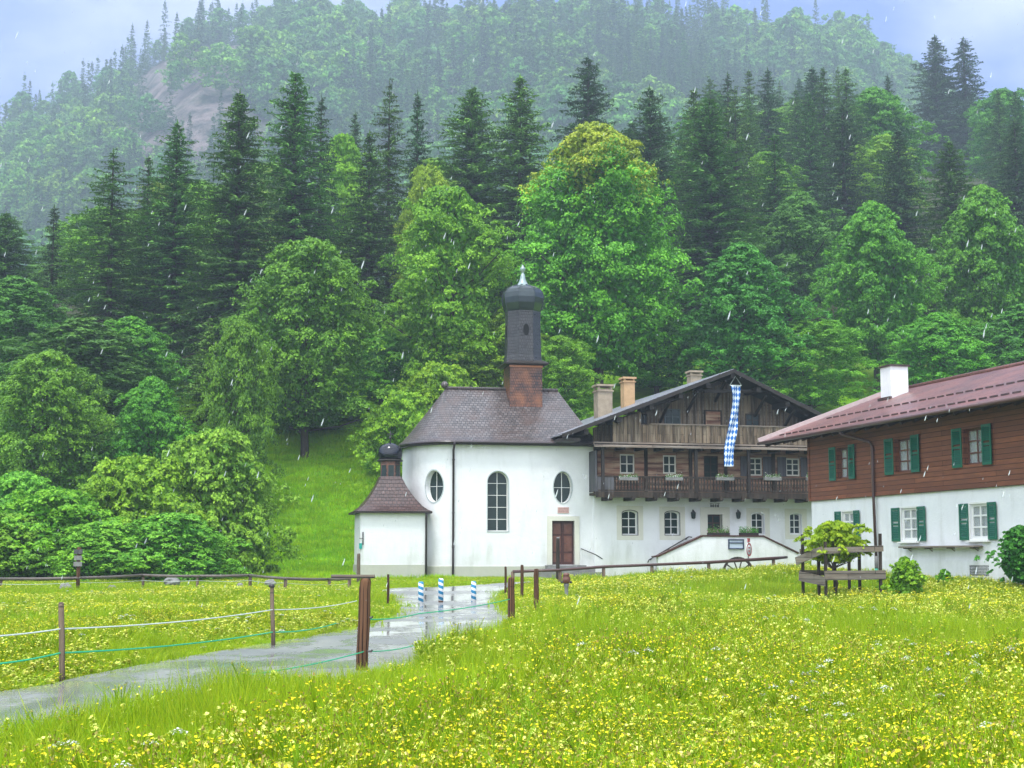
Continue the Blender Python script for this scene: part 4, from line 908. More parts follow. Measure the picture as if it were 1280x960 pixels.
q = MB(); q.tube([(-.3, 0, .01), (.3, 0, .01)], .018, 6); q.tube([(-.3, 0, .01), (0, 0, .45), (.3, 0, .01)], .008, 5); q.build('hanging_rod', MT['cord'], fl)

# ------------------------------------------------------------------ right house
RH = Frame(1016, 60, -75, .35); rh = RH.root('timber_house'); tag(rh, 'white and red-brown timber house with green shutters and dark red metal roof, at the right', 'house')
def ro2(px0, px1, py0, py1, v=0):
    pm = (py0+py1)/2; return RH.p(px0, pm, v)[0], RH.p(px1, pm, v)[0], RH.z((px0+px1)/2, py1, v), RH.z((px0+px1)/2, py0, v)
Z3 = lambda x, y: (940+x/2.824, 430+y/2.824)
def rz3(x0, x1, y0, y1): (a, c), (b, d_) = Z3(x0, y0), Z3(x1, y1); return ro2(a, b, c, d_)
LN = 18.5; WD = 10.5; zbd = RH.z(1150, 614.5); 
ezv, eu0 = -1.0, RH.p(950, 548, -1.0)[0]; ez = RH.z(1180, 512, -1.0); rv = WD/2; rzz = RH.z(1280, 455, rv); ze0 = ez
upw = [rz3(304, 347, 366, 476), rz3(508, 567, 334, 452), rz3(751, 818, 297, 424)]; grw = [rz3(320, 360, 593, 700), rz3(528, 584, 580, 692), rz3(771, 832, 563, 687)]
dwin = (upw[2][0]-upw[1][0]); upw.append((upw[2][0]+dwin, upw[2][1]+dwin, upw[2][2], upw[2][3])); grw.append((grw[2][0]+dwin, grw[2][1]+dwin, grw[2][2], grw[2][3]))
mz = lambda L, k: sum(w[k] for w in L)/len(L)
upw = [(w[0], w[1], mz(upw, 2), mz(upw, 3)) for w in upw]; gz0, gz1 = (grw[1][2]+grw[2][2])/2, (grw[1][3]+grw[2][3])/2; grw = [(w[0], w[1], gz0, gz1) for w in grw]
slope = (rzz-ez)/(rv-ezv); ztw = ez+slope*(0-ezv)-.18
m = MB(); m.sheet([(0, -.2), (LN, -.2), (LN, zbd), (0, zbd)], [shape('rect', *w) for w in grw], 0, .4); m.box(0, .35, .4, WD, -.2, zbd-.003); m.box(LN-.35, LN-.001, .4, WD, -.2, zbd-.003); m.box(.36, LN-.36, WD-.3, WD-.01, -.2, zbd-.01); m.box(.36, LN-.36, 1.5, 1.6, -.1, zbd-.02)
m.build('ground_floor_wall', MT['plaster'], rh)
m = MB(); m.sheet([(-.05, zbd), (LN+.03, zbd), (LN+.03, ztw), (-.05, ztw)], [shape('rect', *w) for w in upw], -.05, .3)
for x in (-.05, LN-.2):
    V = [(x, .25, zbd), (x, WD, zbd), (x, WD, ztw), (x, rv, ztw+slope*rv), (x, .25, ztw+slope*.2)]; m.add(V + [(a+.23, b, c) for a, b, c in V], [(0,4,3,2,1), (5,6,7,8,9), (0,1,6,5), (1,2,7,6), (2,3,8,7), (3,4,9,8)])
m.box(.2, LN-.2, WD-.3, WD-.02, zbd, ztw); m.box(.2, LN-.25, 1.4, 1.5, zbd, ztw)
tb = m.build('timber_wall', MT['timber'], rh); q = MB(); q.box(-.07, LN, -.085, -.051, zbd-.05, zbd+.05); q.box(-.09, .04, -.09, -.052, zbd+.05, ztw); q.build('corner_board', MT['timber'], tb)
for w in upw:
    window(rh, 'rect', *w, .12, 1, 2, .07, 'door_panel', curtain=True); ring(rh, 'rect', w, -.075, .07, 'timber', 'window_surround')
for w in grw:
    window(rh, 'rect', *w, .06, 1, 2, .08, 'white', curtain=True); ring(rh, 'rect', w, -.02, .07, 'white', 'window_surround'); q = MB(); q.box(w[0]-.12, w[1]+.12, -.14, .0, w[2]-.11, w[2]-.06); q.build('window_sill', MT['white'], rh)
def shutter(u0, u1, z0, z1, v, tilt):
    q = MB(); hx = 0; w_ = u1-u0; s_ = .05
    q.box(0, w_, 0, .035, 0, .09); q.box(0, w_, 0, .035, z1-z0-.09, z1-z0); q.box(0, .07, 0, .035, .09, z1-z0-.09); q.box(w_-.07, w_, 0, .035, .09, z1-z0-.09); q.box(.07, w_-.07, 0, .035, (z1-z0)*.48, (z1-z0)*.54)
    z = .1
    while z < z1-z0-.12:
        if abs(z-(z1-z0)*.5) > .07: q.add([(.07, .0, z), (w_-.07, .0, z), (w_-.07, .03, z+.055), (.07, .03, z+.055), (.07, .006, z-.004), (w_-.07, .006, z-.004), (w_-.07, .036, z+.05), (.07, .036, z+.05)], [(0,1,2,3),(7,6,5,4),(0,4,5,1)])
        z += .062
    o = q.build('shutter', MT['green_plain'], rh, (u0, v-.04, z0)); o.rotation_euler = (0, 0, tilt); return o
MT['green_plain'] = simple('green_paint', (.004, .12, .07), .4, .4, .15, 7)
for w in upw: W2 = (w[1]-w[0])*.5; shutter(w[0]-W2-.05, w[0]-.05, w[2]-.06, w[3]+.06, -.09, .05); shutter(w[1]+.07, w[1]+W2+.07, w[2]-.06, w[3]+.06, -.09, -.04)
for w in grw: W2 = (w[1]-w[0])*.5; shutter(w[0]-W2-.08, w[0]-.08, w[2]-.04, w[3]+.03, -.03, .03); shutter(w[1]+.08, w[1]+W2+.08, w[2]-.04, w[3]+.03, -.03, -.03)
# roof
RU0, RU1 = eu0, LN+1.2; m = MB()
def rslab(m, v0, z0, v1, z1, u0, u1, th, flip=False):
    V = [(u0, v0, z0), (u1, v0, z0), (u1, v1, z1), (u0, v1, z1), (u0, v0, z0-th), (u1, v0, z0-th), (u1, v1, z1-th), (u0, v1, z1-th)]
    m.add(V, [(0,1,2,3),(7,6,5,4),(0,4,5,1),(1,5,6,2),(2,6,7,3),(3,7,4,0)])
rslab(m, ezv, ez, rv, rzz, RU0, RU1, .06); rslab(m, rv+.001, rzz-.002, WD+1, rzz-slope*(WD+1-rv), RU0, RU1, .06); rrf = m.build('roof', MT['metal_roof'], rh)
m = MB(); rslab(m, ezv+.06, ez-.065, rv, rzz-.065, RU0+.03, RU1-.03, .06); rslab(m, rv+.001, rzz-.068, WD+.9, rzz-slope*(WD+.9-rv)-.065, RU0+.03, RU1-.03, .06)
u_ = RU0+.3
while u_ < RU1: m.beam((u_, ezv+.12, ez-.2+slope*.12), (u_, .0, ez-.2+slope*(-ezv)), .12, .16); u_ += .85
m.build('rafter', MT['timber_dark'] if 'timber_dark' in MT else MT['beam'], rrf)
m = MB(); m.beam((RU0-.03, ezv-.05, ez+.03), (RU0-.03, rv, rzz+.05), .09, .24); m.build('verge_board', MT['verge'] if 'verge' in MT else MT['white'], rrf)
m = MB(); m.tube([(RU0-.03, ezv-.07, ez-.07), (RU1, ezv-.07, ez-.07)], .07, 8); m.build('gutter', MT['pipe'], rrf)
for s in (.10, .40):
    m = MB(); v_ = ezv+(rv-ezv)*s; z_ = ez+slope*(v_-ezv); u_ = RU0+.4 + s*2
    while u_ < RU1-.5: m.box(u_, u_+.42, v_-.02, v_+.02, z_, z_+.055); u_ += .62
    m.build('snow_guard', MT['roof_annex'], rrf)
m = MB(); m.tube([(RU0, rv, rzz+.02), (RU1, rv, rzz+.02)], .1, 8); m.build('ridge_cap', MT['metal_roof'], rrf)
cu0, cz1 = RH.p(1106.5, 462, 3.9); cub, _ = RH.p(1131, 462, 3.4); czb = ez+slope*(3.4-ezv)
m = MB(); ccx = RH.p(1118, 480, 3.9)[0]; m.box(ccx-.42, ccx+.42, 3.5, 4.3, czb-.3, cz1); ch = m.build('chimney', MT['plaster'], rrf); m = MB(); m.box(ccx-.48, ccx+.48, 3.44, 4.36, cz1, cz1+.07); m.build('chimney_cap', MT['roof_annex'], ch)
m = MB(); m.box(ccx-.5, ccx+.5, 3.38, 3.49, czb-.05, czb+.12); m.build('flashing', MT['roof_annex'], ch)
m = MB(); du = RH.u(1093, -.1, 620); m.tube([(du-.9, ezv-.03, ez-.1), (du-.85, ezv+.1, ez-.25), (du-.12, -.18, ez-.55), (du, -.14, ez-.75), (du, -.14, zbd), (du, -.1, 1.2)], .055, 10); dp = m.build('drainpipe', MT['pipe'], rh)
m = MB(); m.tube([(du, -.1, 1.2), (du, -.1, .75)], .065, 10); m.build('pipe_collar', MT['stone'], dp); m = MB(); m.tube([(du, -.1, .75), (du, -.1, -.1)], .06, 10); m.build('pipe_foot', MT['teal'], dp)
a, b, z0, z1 = ro2(1124, 1219, 680.5, 684.5, -.3); m = MB(); m.box(a, b, -.38, -.08, z0, z0+.06)
bb = RH.root('wall_shelf', (a+b)/2, 0, z0); tag(bb, 'long grey plank shelf on brackets low on the white house wall', 'wall shelf'); q = MB(); q.box(-(b-a)/2, (b-a)/2, -.34, -.03, 0, .06); q.build('plank', MT['greywood'], bb)
for x in np.linspace(-(b-a)/2+.3, (b-a)/2-.3, 4): q = MB(); q.beam((x, -.14, -.02), (x, -.0, -.12), .025, .025); q.box(x-.02, x+.02, -.3, 0, -.04, -.001); q.build('bracket', MT['greywood'], bb)
for px0, px1, py0, py1 in ((1212, 1239, 703.5, 720), (1136, 1149, 704.5, 710)):
    a, b, z0, z1 = ro2(px0, px1, py0, py1); q = MB(); q.box(a, b, -.03, -.002, z0, z1); 
    o = q.build('cellar_window', MT['stone'], rh); q = MB(); q.box(a+.06, b-.06, -.04, -.031, z0, z1-.07); g_ = q.build('pane', MT['glass'], o)
m = MB(); m.box(-.04, LN+.02, -.04, -.001, -.2, RH.z(1180, 700)); m.build('plinth', MT['plaster'], rh)

# ------------------------------------------------------------------ posts, fences, bollards, hydrant
def wood_post(name, px, ybase, ytop, wpx, label, cat='post', group=None, lift=0, lean=0, mat='post', n=9, insul=None, sink=.15):
    g_ = G(px, ybase, lift); Y = g_.y; top = at(px, ytop, Y); r = wpx/2/F*Y; hh = top.z-g_.z
    root = empty(name, (g_.x, g_.y, g_.z)); tag(root, label, cat, group); q = MB(); rs = random.Random(int(px*7))
    pts = [(lean*t+rs.uniform(-.006, .006), rs.uniform(-.006, .006), -sink+(hh+sink)*t) for t in (0, .3, .6, .9, .97, 1)]
    q.tube(pts, [r*1.04, r*1.0, r*1.02, r*.97, r*.93, r*.78], n); q.build('shaft', MT[mat], root)
    if insul:
        q = MB()
        for yy in insul: z = at(px, yy, Y).z-g_.z; q.tube([(r*.8, -r*.3, z), (r+.05, -r*.3, z), (r+.06, -r*.3, z+.02)], .016, 6)
        q.build('insulator', MT['iron'], root)
    return root, g_, hh, r
big, bg_, bh_, brr = wood_post('fence_post', 452, 838, 723, 15, 'thick brown fence post beside the road with a plank end on top', 'fence post', 'brown posts along the road', .05, .04, insul=(772, 814))
p2, p2g, p2h, p2r = wood_post('fence_post', 639, 789, 722, 9, 'dark brown round post at the road edge, nearest of the cluster on the right', 'fence post', 'brown posts along the road', .05, 0, insul=(771,))
wood_post('fence_post', 670.5, 763, 711, 6.5, 'reddish brown round post standing in the meadow edge right of the road', 'fence post', 'brown posts along the road', .3)
wood_post('fence_post', 652.5, 744, 706, 4.2, 'thin brown post behind the meadow edge, taller than its neighbours', 'fence post', 'brown posts along the road', .3)
wood_post('fence_post', 632, 743, 708, 3.0, 'very thin post at the far road edge, left of the other right-hand posts', 'fence post', 'brown posts along the road', .05)
wood_post('fence_post', 485, 757, 718, 3.2, 'thin brown post at the far left bend of the road, left of the bollards', 'fence post', 'brown posts along the road', .05)
pa, pag, pah, par_ = wood_post('fence_post', 79, 845, 753, 7.5, 'weathered leaning wire-fence post in the left meadow, nearest of the two', 'fence post', 'thin wire fence posts in the left meadow', .1, -.06, 'postgrey', 8)
pb, pbg, pbh, pbr = wood_post('fence_post', 342, 803, 733, 5.2, 'thin wire-fence post near the road verge with a cap on top', 'fence post', 'thin wire fence posts in the left meadow', .1, -.05, 'postgrey', 8)
wood_post('fence_post', 448, 728, 692, 4.5, 'pale grey-brown post at the left corner of the small annex', 'fence post', None, .0, 0, 'postgrey')
q = MB(); q.lathe([(.045, -.02), (.055, .0), (.045, .03), (.02, .04)], 8); o = q.build('post_cap', MT['iron'], pb, (-.05, 0, pbh))
q = MB(); q.box(-.42, .16, -.05, .05, bh_+.002, bh_+.05); q.build('plank_end', MT['greywood'], big)
wp_, wg, wh_, wr = wood_post('tall_post', 697.5, 727, 673, 4.6, 'tall dark wooden post in front of the chapel door', 'post', None, .0, 0, 'darkwood'); q = MB(); q.lathe([(.07, 0), (.075, .03), (.02, .06)], 8); q.build('pale_cap', MT['stone'], wp_, (0, 0, wh_))
def cord(name, pts, r, mat, label, seg=14, sag=.05):
    P = []; o0 = Vector(pts[0])
    for a, b in zip(pts[:-1], pts[1:]):
        a, b = Vector(a), Vector(b)
        for k in range(seg): t = k/seg; p = a.lerp(b, t); p.z -= sag*4*t*(1-t); P.append(p-o0)
    P.append(Vector(pts[-1])-o0); q = MB(); q.tube(P, r, 5, False); o = q.build(name, MT[mat]); o.location = o0; return tag(o, label, 'fence cord')
def onpost(g_, hh, px, py, dx=0): p = at(px, py, g_.y); return (p.x+dx, p.y-.03, p.z)
cord('fence_wire', [at(-160, 797, pag.y-3.5), onpost(pag, pah, 76, 786), onpost(pbg, pbh, 341, 762), at(446, 751, pbg.y+7.5)], .009, 'cord', 'pale upper cord strung between the two thin meadow posts')
MT['greencord'] = simple('green_fence_tape', (.03, .42, .20), .6, .2, .1, 5)
cord('fence_tape', [at(-100, 834, pag.y-3), onpost(pag, pah, 76, 816), onpost(pbg, pbh, 341, 790), at(420, 779, pbg.y+5)], .011, 'greencord', 'green lower tape strung between the two thin meadow posts')
cord('fence_wire', [onpost(bg_, bh_, 456, 774), at(523, 767, (bg_.y+p2g.y)/2-1), onpost(p2g, p2h, 637, 749)], .009, 'greencord', 'green cord crossing the road between the thick post and the dark post', sag=.03)
cord('fence_wire', [at(300, 845, bg_.y-4), onpost(bg_, bh_, 456, 814), at(520, 806, bg_.y+2.5)], .008, 'greencord', 'thin green cord low on the thick roadside post above the flowers', sag=.03)
# white cords under the rail
# left pole fence
rp_ = [(-60, 724.5), (0, 723.5), (97, 722.5), (178, 719), (246, 720), (312, 719), (356, 723), (411, 724), (436, 723)]
pb_ = [740, 740, 742, 736, 737, 736, 742, 737, 741]
pole = empty('pole_fence', tuple(G(-60, 738))); tag(pole, 'long low wooden pole fence between the left meadow and the shrubs', 'fence'); off = Vector(pole.location)
prev = None
for (px, py), pbse in zip(rp_, pb_):
    g_ = G(px, pbse); tp = at(px, py-1.5, g_.y)
    if px not in (-60, 97): q = MB(); q.tube([Vector((g_.x, g_.y+.06, g_.z-.15))-off, Vector((tp.x+.02, g_.y+.06, tp.z-.02))-off], .055 if px < 300 else .065, 8); q.build('post', MT['postgrey'], pole)
    rl = at(px, py, g_.y)
    if prev is not None:
        d_ = (rl-prev).normalized(); q = MB(); mid = (prev+rl)/2 + Vector((0, 0, -.02)); q.tube([prev-d_*.12-off, mid-off, rl+d_*.12-off], [.05, .055, .048], 8); q.build('rail', MT['rail'], pole)
    prev = rl
cord('fence_wire', [at(px, py+5.5+(k % 2), G(px, pb_[k]).y) for k, (px, py) in enumerate(rp_)], .008, 'cord', 'thin white cord running just under the long pole fence rail', sag=.04)
# low rail in front of the farmhouse
LRt = [(641, 714.5, 728), (700, 712.5, 727), (754.5, 708.5, 727), (815, 706, 722), (886, 703, 719), (967, 698, 714)]
lr = empty('low_rail_fence', tuple(G(641, 728))); tag(lr, 'low wooden rail fence along the meadow edge in front of the farmhouse', 'fence'); off = Vector(lr.location); pts = []
for px, py, yb in LRt:
    Y = 58+(px-641)/326*4; base = at(px, yb, Y); g0 = H(base.x, Y); tp = at(px, py, Y); pts.append(tp)
    q = MB(); q.tube([Vector((tp.x, Y+.05, g0-.1))-off, Vector((tp.x, Y+.05, tp.z))-off], .07, 8); q.build('post', MT['postgrey'], lr)
pts.append(at(984, 696.5, 62.3)); q = MB(); q.tube([p-off for p in pts], [.06, .055, .06, .055, .065, .07, .05], 8); q.build('rail', MT['darkrail'] if 'darkrail' in MT else MT['pipe'], lr)
# signpost with two trail signs
g_ = G(97, 742); tp = at(97, 684, g_.y); sp_ = empty('signpost', tuple(g_)); tag(sp_, 'brown trail signpost with small weathered pale signs at the left shrubs', 'signpost'); hh = tp.z-g_.z
q = MB(); q.tube([(0, 0, -.15), (0, 0, hh)], .07, 8); q.build('pole', MT['post'], sp_)
for k, (w_, z_) in enumerate(((.13, hh-.16), (.12, hh-.38), (.13, hh-.60))): q = MB(); q.box(-w_-.02, w_+.02, -.11, -.075, z_-.08, z_+.08); q.build('sign_panel', MT['greyshut'] if k == 0 else MT['stone'], sp_)
# bollards
t = NT('blue_white_stripes'); v = t.coord(); sp = t.n('ShaderNodeSeparateXYZ'); t.l(v, sp.inputs[0])
an = t.math('ARCTAN2', sp.outputs[1], sp.outputs[0]); a_ = t.math('ADD', t.math('MULTIPLY', sp.outputs[2], 5.6), t.math('DIVIDE', an, 2*PI)); st = t.math('GREATER_THAN', t.math('FRACT', a_), .48)
MT['stripe'] = t.pbr(t.mix(st, (.75, .76, .78), (.02, .22, .42)), .35, .4)
for k, (px, yt, yb) in enumerate(((526, 727, 757), (551, 723, 755), (592, 726.5, 754))):
    g_ = G(px, yb); tp = at(px, yt, g_.y); r = .082; hh = tp.z-g_.z
    o = empty('bollard', tuple(g_)); tag(o, 'blue and white striped wooden bollard on the wet road, %s' % ('leftmost of the three', 'middle one with brown foot', 'rightmost, standing apart')[k], 'bollard', 'striped bollards across the road')
    q = MB(); q.lathe([(r, -.02 if k != 1 else .1), (r, hh-.03), (r*.75, hh)], 14); q.build('striped_shaft', MT['stripe'], o)
    q = MB(); q.lathe([(r*.92, -.02), (r*.92, .101 if k == 1 else .03)], 12); q.build('foot', MT['post'], o)
# hydrant
g_ = G(708, 744, .3); tp = at(708, 716, g_.y); hy = empty('hydrant', tuple(g_)); tag(hy, 'grey pillar hydrant with red-brown cap standing in the yellow meadow', 'hydrant'); hh = tp.z-g_.z
q = MB(); q.lathe([(.10, -.02), (.10, .05), (.055, .07), (.06, hh*.55), (.085, hh*.6), (.085, hh*.66)], 14); q.build('body', MT['stone'], hy)
q = MB(); q.lathe([(.075, hh*.66), (.13, hh*.70), (.13, hh*.84), (.09, hh*.9), (.11, hh*.92), (.08, hh*.99), (.02, hh)], 14); q.build('cap', MT['door_panel'], hy)
for s in (-1, 1): q = MB(); q.tube([(s*.07, -.02, hh*.72), (s*.17, -.04, hh*.70)], .035, 8); q.build('nozzle', MT['iron'], hy)
# round traffic sign in front of the terrace wall
g_ = G(936.5, 716); Y = 66; b0 = at(936.5, 712, Y); z0 = H(b0.x, Y); rs_ = empty('traffic_sign', (b0.x, Y, z0), math.radians(58)); tag(rs_, 'round white sign with red ring turned sideways before the white terrace wall', 'road sign')
zc = at(936.5, 687, Y).z-z0; q = MB(); q.tube([(0, .03, -.1), (0, .03, zc+.5)], .03, 8); q.build('pole', MT['stone'], rs_)
def disc(q, r0, r1, y, zc, n=28):
    for k in range(n):
        a, b = 2*PI*k/n, 2*PI*(k+1)/n; q.add([(r0*math.cos(a), y, zc+r0*math.sin(a)), (r1*math.cos(a), y, zc+r1*math.sin(a)), (r1*math.cos(b), y, zc+r1*math.sin(b)), (r0*math.cos(b), y, zc+r0*math.sin(b))], [(0, 1, 2, 3)])
R_ = .30
q = MB(); q.lathe([(R_, -.012), (R_, .012)], 28); q.V = [(x, z, zc+y) for x, y, z in q.V]; q.build('sign_plate', MT['white'], rs_); q = MB(); disc(q, R_*.76, R_, -.018, zc); q.build('red_ring', MT['red'], rs_)
q = MB(); q.box(-.09, .09, -.02, -.016, zc-.10, zc-.03); q.box(-.09, .09, -.02, -.016, zc+.05, zc+.11); q.build('symbol', MT['red'], rs_)
q = MB(); q.box(-.13, .13, -.01, .01, zc+R_+.03, zc+R_+.2); q.build('upper_plate', MT['red'], rs_)
# old cart wheel leaning at the terrace wall
Y = 65.2; wc = at(923, 716, Y); R_ = .70; ww0 = empty('cart_wheel', (wc.x, Y, wc.z)); tag(ww0, 'old dark wooden cart wheel half hidden in the grass by the terrace wall', 'wheel'); ww0.rotation_euler = (-.15, 0, .1)
q = MB(); n = 32
for r0, r1 in ((R_*.86, R_),):
    for k in range(n):
        a, b = 2*PI*k/n, 2*PI*(k+1)/n; V = [(r*math.cos(t_), y, r*math.sin(t_)) for y in (-.04, .04) for t_, r in ((a, r0), (a, r1), (b, r1), (b, r0))]
        q.add(V, [(0,1,2,3),(7,6,5,4),(1,5,6,2),(0,3,7,4)])
q.build('rim', MT['darkwood'], ww0); q = MB(); q.lathe([(.1, -.09), (.12, 0), (.1, .09)], 12); q.V = [(x, z, y) for x, y, z in q.V]; q.build('hub', MT['darkwood'], ww0)
for k in range(10): a = PI*k/5; q = MB(); q.beam((.1*math.cos(a), 0, .1*math.sin(a)), (R_*.88*math.cos(a), 0, R_*.88*math.sin(a)), .05, .05); q.build('spoke', MT['darkwood'], ww0)

# ------------------------------------------------------------------ tree guard of planks
YG = 44.0
tgc = at(1045, 735, YG+.8); tg = empty('tree_guard', (tgc.x, tgc.y, H(tgc.x, tgc.y))); tag(tg, 'rickety grey plank enclosure on dark posts around the young tree', 'tree guard'); off = Vector(tg.location)
A_, B_, C_, D_ = (1031, YG), (1002, YG+1.2), (1103, YG+.6), (1060, YG+2.2)
for px, yt, Y in ((1003, 668, B_[1]), (1023, 692, YG+.9), (1031.5, 677, YG+.07), (1043, 690, YG+1.7), (1061, 690, D_[1]), (1074, 690, YG+1.4), (1100, 667, C_[1]-.07)):
    tp = at(px, yt, Y); b0 = at(px+.8, 744, Y); z0 = H(b0.x, Y)-.15; q = MB(); q.beam(Vector((b0.x, Y, z0))-off, tp-off, .085, .085); q.build('post', MT['darkwood'], tg)
def board(pA, yA, YA, pB, yB, YB, hpx, name='board'):
    a, b = at(pA, yA, YA), at(pB, yB, YB); q = MB(); q.beam(a-off, b-off, .035, hpx/F*YA); q.build(name, MT['greywood'], tg)
board(995, 701.5, YG+1.15, 1028, 687.5, YG-.03, 9.5); board(1030, 688.5, YG-.09, 1104, 685.5, YG+.48, 7.5); board(999, 720, YG+1.05, 1032, 727, YG-.03, 11.5); board(1031, 719.5, YG-.1, 1107, 718.5, YG+.5, 11.5)
board(1000, 689.5, YG+1.3, 1060, 690.5, YG+2.3, 6.5); board(1060, 690, YG+2.34, 1100, 687, YG+.78, 5); board(1000, 715.5, YG+1.32, 1062, 717, YG+2.32, 6.5)

# ------------------------------------------------------------------ rocks
for k, (px, py, w_, lab) in enumerate(((215, 733, 22, 'pale grey boulder at the foot of the shrubs, largest of the row'), (140, 739, 13, 'flat dark stone left of the largest boulder'), (252, 739, 11, 'small pale stone just right of the largest boulder'), (82, 740, 18, 'low flat stone by the trail signpost'), (300, 735, 11, 'small flat stone below the pole fence near the grass bank'), (338, 733, 15, 'dark stone under the pole fence above the capped wire post'))):
    g_ = G(px, py); r = w_/2/F*g_.y; g2_ = np.random.default_rng(k+3); q = MB(); V_, F_ = [], []; n1, n2 = 10, 6
    pr = [(math.sin(PI*(i+.4)/(n2+.2)), -math.cos(PI*(i+.4)/(n2+.2))) for i in range(n2)]
    q.smooth = False; q.lathe([(r*a, r*(b*.62+.3)) for a, b in pr], n1, smooth=False); q.V = [(x*(1+g2_.normal(0, .09)), y*(.8+g2_.normal(0, .06)), z*(1+g2_.normal(0, .1))) for x, y, z in q.V]
    o = q.build('rock', MT['stone']); o.location = (g_.x, g_.y, g_.z+.02 + r*.1); o.rotation_euler = (0, 0, k*1.3); tag(o, lab, 'rock')

# ------------------------------------------------------------------ flower boxes
def flowers_np(seed, L, Wd, Hh, n, ncol, mats, sz=.05):
    g = np.random.default_rng(seed); P = np.stack([g.uniform(-L/2, L/2, n), g.uniform(-Wd/2, Wd/2, n), np.abs(g.normal(0, .45, n))*Hh], 1); V, Q = kites(P, g.normal(0, 1, (n, 3))+[0, -.6, .6], g.normal(0, 1, (n, 3)), sz*g.uniform(.6, 1.4, n), sz*.7)
    mi = (g.random(n) < ncol).astype(int); return npmesh('plants', V, Q, mats, mi, g.random(n))
MT['petalpink'] = leafmat('pink_petals', (.5, .2, .3), (.7, .45, .55), .2, .1)
def fbox(u0, u1, v, z, label, seed, white, group):
    r_ = FH.root('flower_box'); L = u1-u0; r_.location = FH.world((u0+u1)/2, v, z); tag(r_, label, 'flower box', group); q = MB(); q.box(-L/2, L/2, -.09, .09, 0, .15); q.build('trough', MT['stone' if white else 'beam'], r_)
    o = bpy.data.objects.new('plants', flowers_np(seed, L, .2, .18 if white else .28, 260 if white else 900, .35 if white else .12, [MT['leaf_dark'], MT['petalpink' if not white else 'whitepetal']], .05)); COL.objects.link(o); o.parent = r_; o.location = (0, 0, .14)
for k, (a, b, w_) in enumerate(((774, 797, 'below the leftmost upper window'), (832, 853, 'under the second upper window from the left'), (895, 917, 'just below the end of the banner'), (955, 976, 'between the two shuttered upper windows'), (1008, 1016, 'at the right end of the balcony'))):
    u0, u1 = FH.u(a, -BD-.12, 598), FH.u(b, -BD-.12, 598); fbox(u0, u1, -BD-.13, FH.z((a+b)/2, 600.5, -BD-.13), 'pale flower box on the lower balcony rail, ' + w_, k, True, 'flower boxes on the balcony rail')
fbox(FH.u(885, PV+.1, 668), FH.u(912, PV+.1, 668), PV+.15, FH.z(900, 671.5, PV+.15)+.06, 'dark planter with bushy leaves on the terrace wall, before the front door', 11, False, 'planters on the terrace wall')
fbox(FH.u(925, PV+.1, 668), FH.u(948, PV+.1, 668), PV+.15, FH.z(936, 671.5, PV+.15)+.06, 'dark planter with bushy leaves on the terrace wall, right of the front door', 12, False, 'planters on the terrace wall')

# ------------------------------------------------------------------ trees
BR = [broad_tree('broadleaf', 11, 20, 6.6, MT['leaf'], nb=270, nl=240, leaf=.26, peak=.42, a=.7, bsz=.74), broad_tree('broadleaf', 12, 21, 5.6, MT['leaf_lime'], nb=280, nl=240, leaf=.25, peak=.36, a=.7, bsz=.74),
      broad_tree('broadleaf', 13, 19, 6.4, MT['leaf'], nb=320, nl=220, leaf=.26, tiers=10, flat=.4, droop=.34, peak=.62, a=.58, bsz=.66), broad_tree('broadleaf', 14, 22, 6.0, MT['leaf_dark'], nb=330, nl=220, leaf=.26, tiers=12, flat=.4, droop=.36, peak=.64, a=.58, bsz=.64),
      broad_tree('broadleaf', 15, 20, 6.2, MT['leaf_olive'], nb=260, nl=240, leaf=.26, peak=.42, a=.7, bsz=.76)]
BIGBEECH = broad_tree('beech', 21, 22, 6.3, MT['leaf'], nb=340, nl=270, leaf=.25, tiers=14, flat=.26, droop=.4, peak=.4, a=.72, mat2=MT['leaf_yellow'], bsz=.78)
SH = [broad_tree('shrub', 31, 6, 3.4, MT['leaf_shrub'], base=-.02, nb=430, nl=170, leaf=.155, a=.55, peak=.42, bsz=.46, flat=.75, droop=.12), broad_tree('shrub', 32, 5, 3.4, MT['leaf_lime'], base=-.02, nb=430, nl=170, leaf=.155, a=.55, peak=.42, bsz=.46, flat=.75, droop=.12), broad_tree('shrub', 33, 6, 3.3, MT['leaf'], base=-.02, nb=430, nl=170, leaf=.155, a=.55, peak=.42, bsz=.46, flat=.75, droop=.12)]
SP = [spruce_tree('spruce', 41, 27, 6.2, MT['needle'], power=.62, gap=.62, dens=1.35), spruce_tree('spruce', 42, 28, 6.2, MT['needle'], open_=.55, power=.6, gap=.8, dens=1.2), spruce_tree('spruce', 43, 25, 5.8, MT['needle_dark'], power=.62, gap=.62, dens=1.3), spruce_tree('spruce', 44, 20, 3.4, MT['needle_dark'], dens=1.0, gap=.7, open_=.3, power=.75), spruce_tree('spruce', 45, 28, 6.8, MT['needle'], dens=1.5, power=.55, gap=.6),
      spruce_tree('spruce', 46, 26, 6.0, MT['needle'], dens=1.3, power=.68, gap=.7, open_=.3), spruce_tree('spruce', 47, 27, 5.4, MT['needle_dark'], dens=1.25, power=.72, gap=.66, open_=.45)]
BH = [20, 21, 19, 22, 20]; BRR = [6.6, 5.6, 6.4, 6.0, 6.2]; SHH = [27, 28, 25, 20, 28, 26, 27]; SRR = [5.6, 5.6, 5.2, 3.2, 6.0, 5.4, 5.0]
rnd = random.Random(5); OCC = []
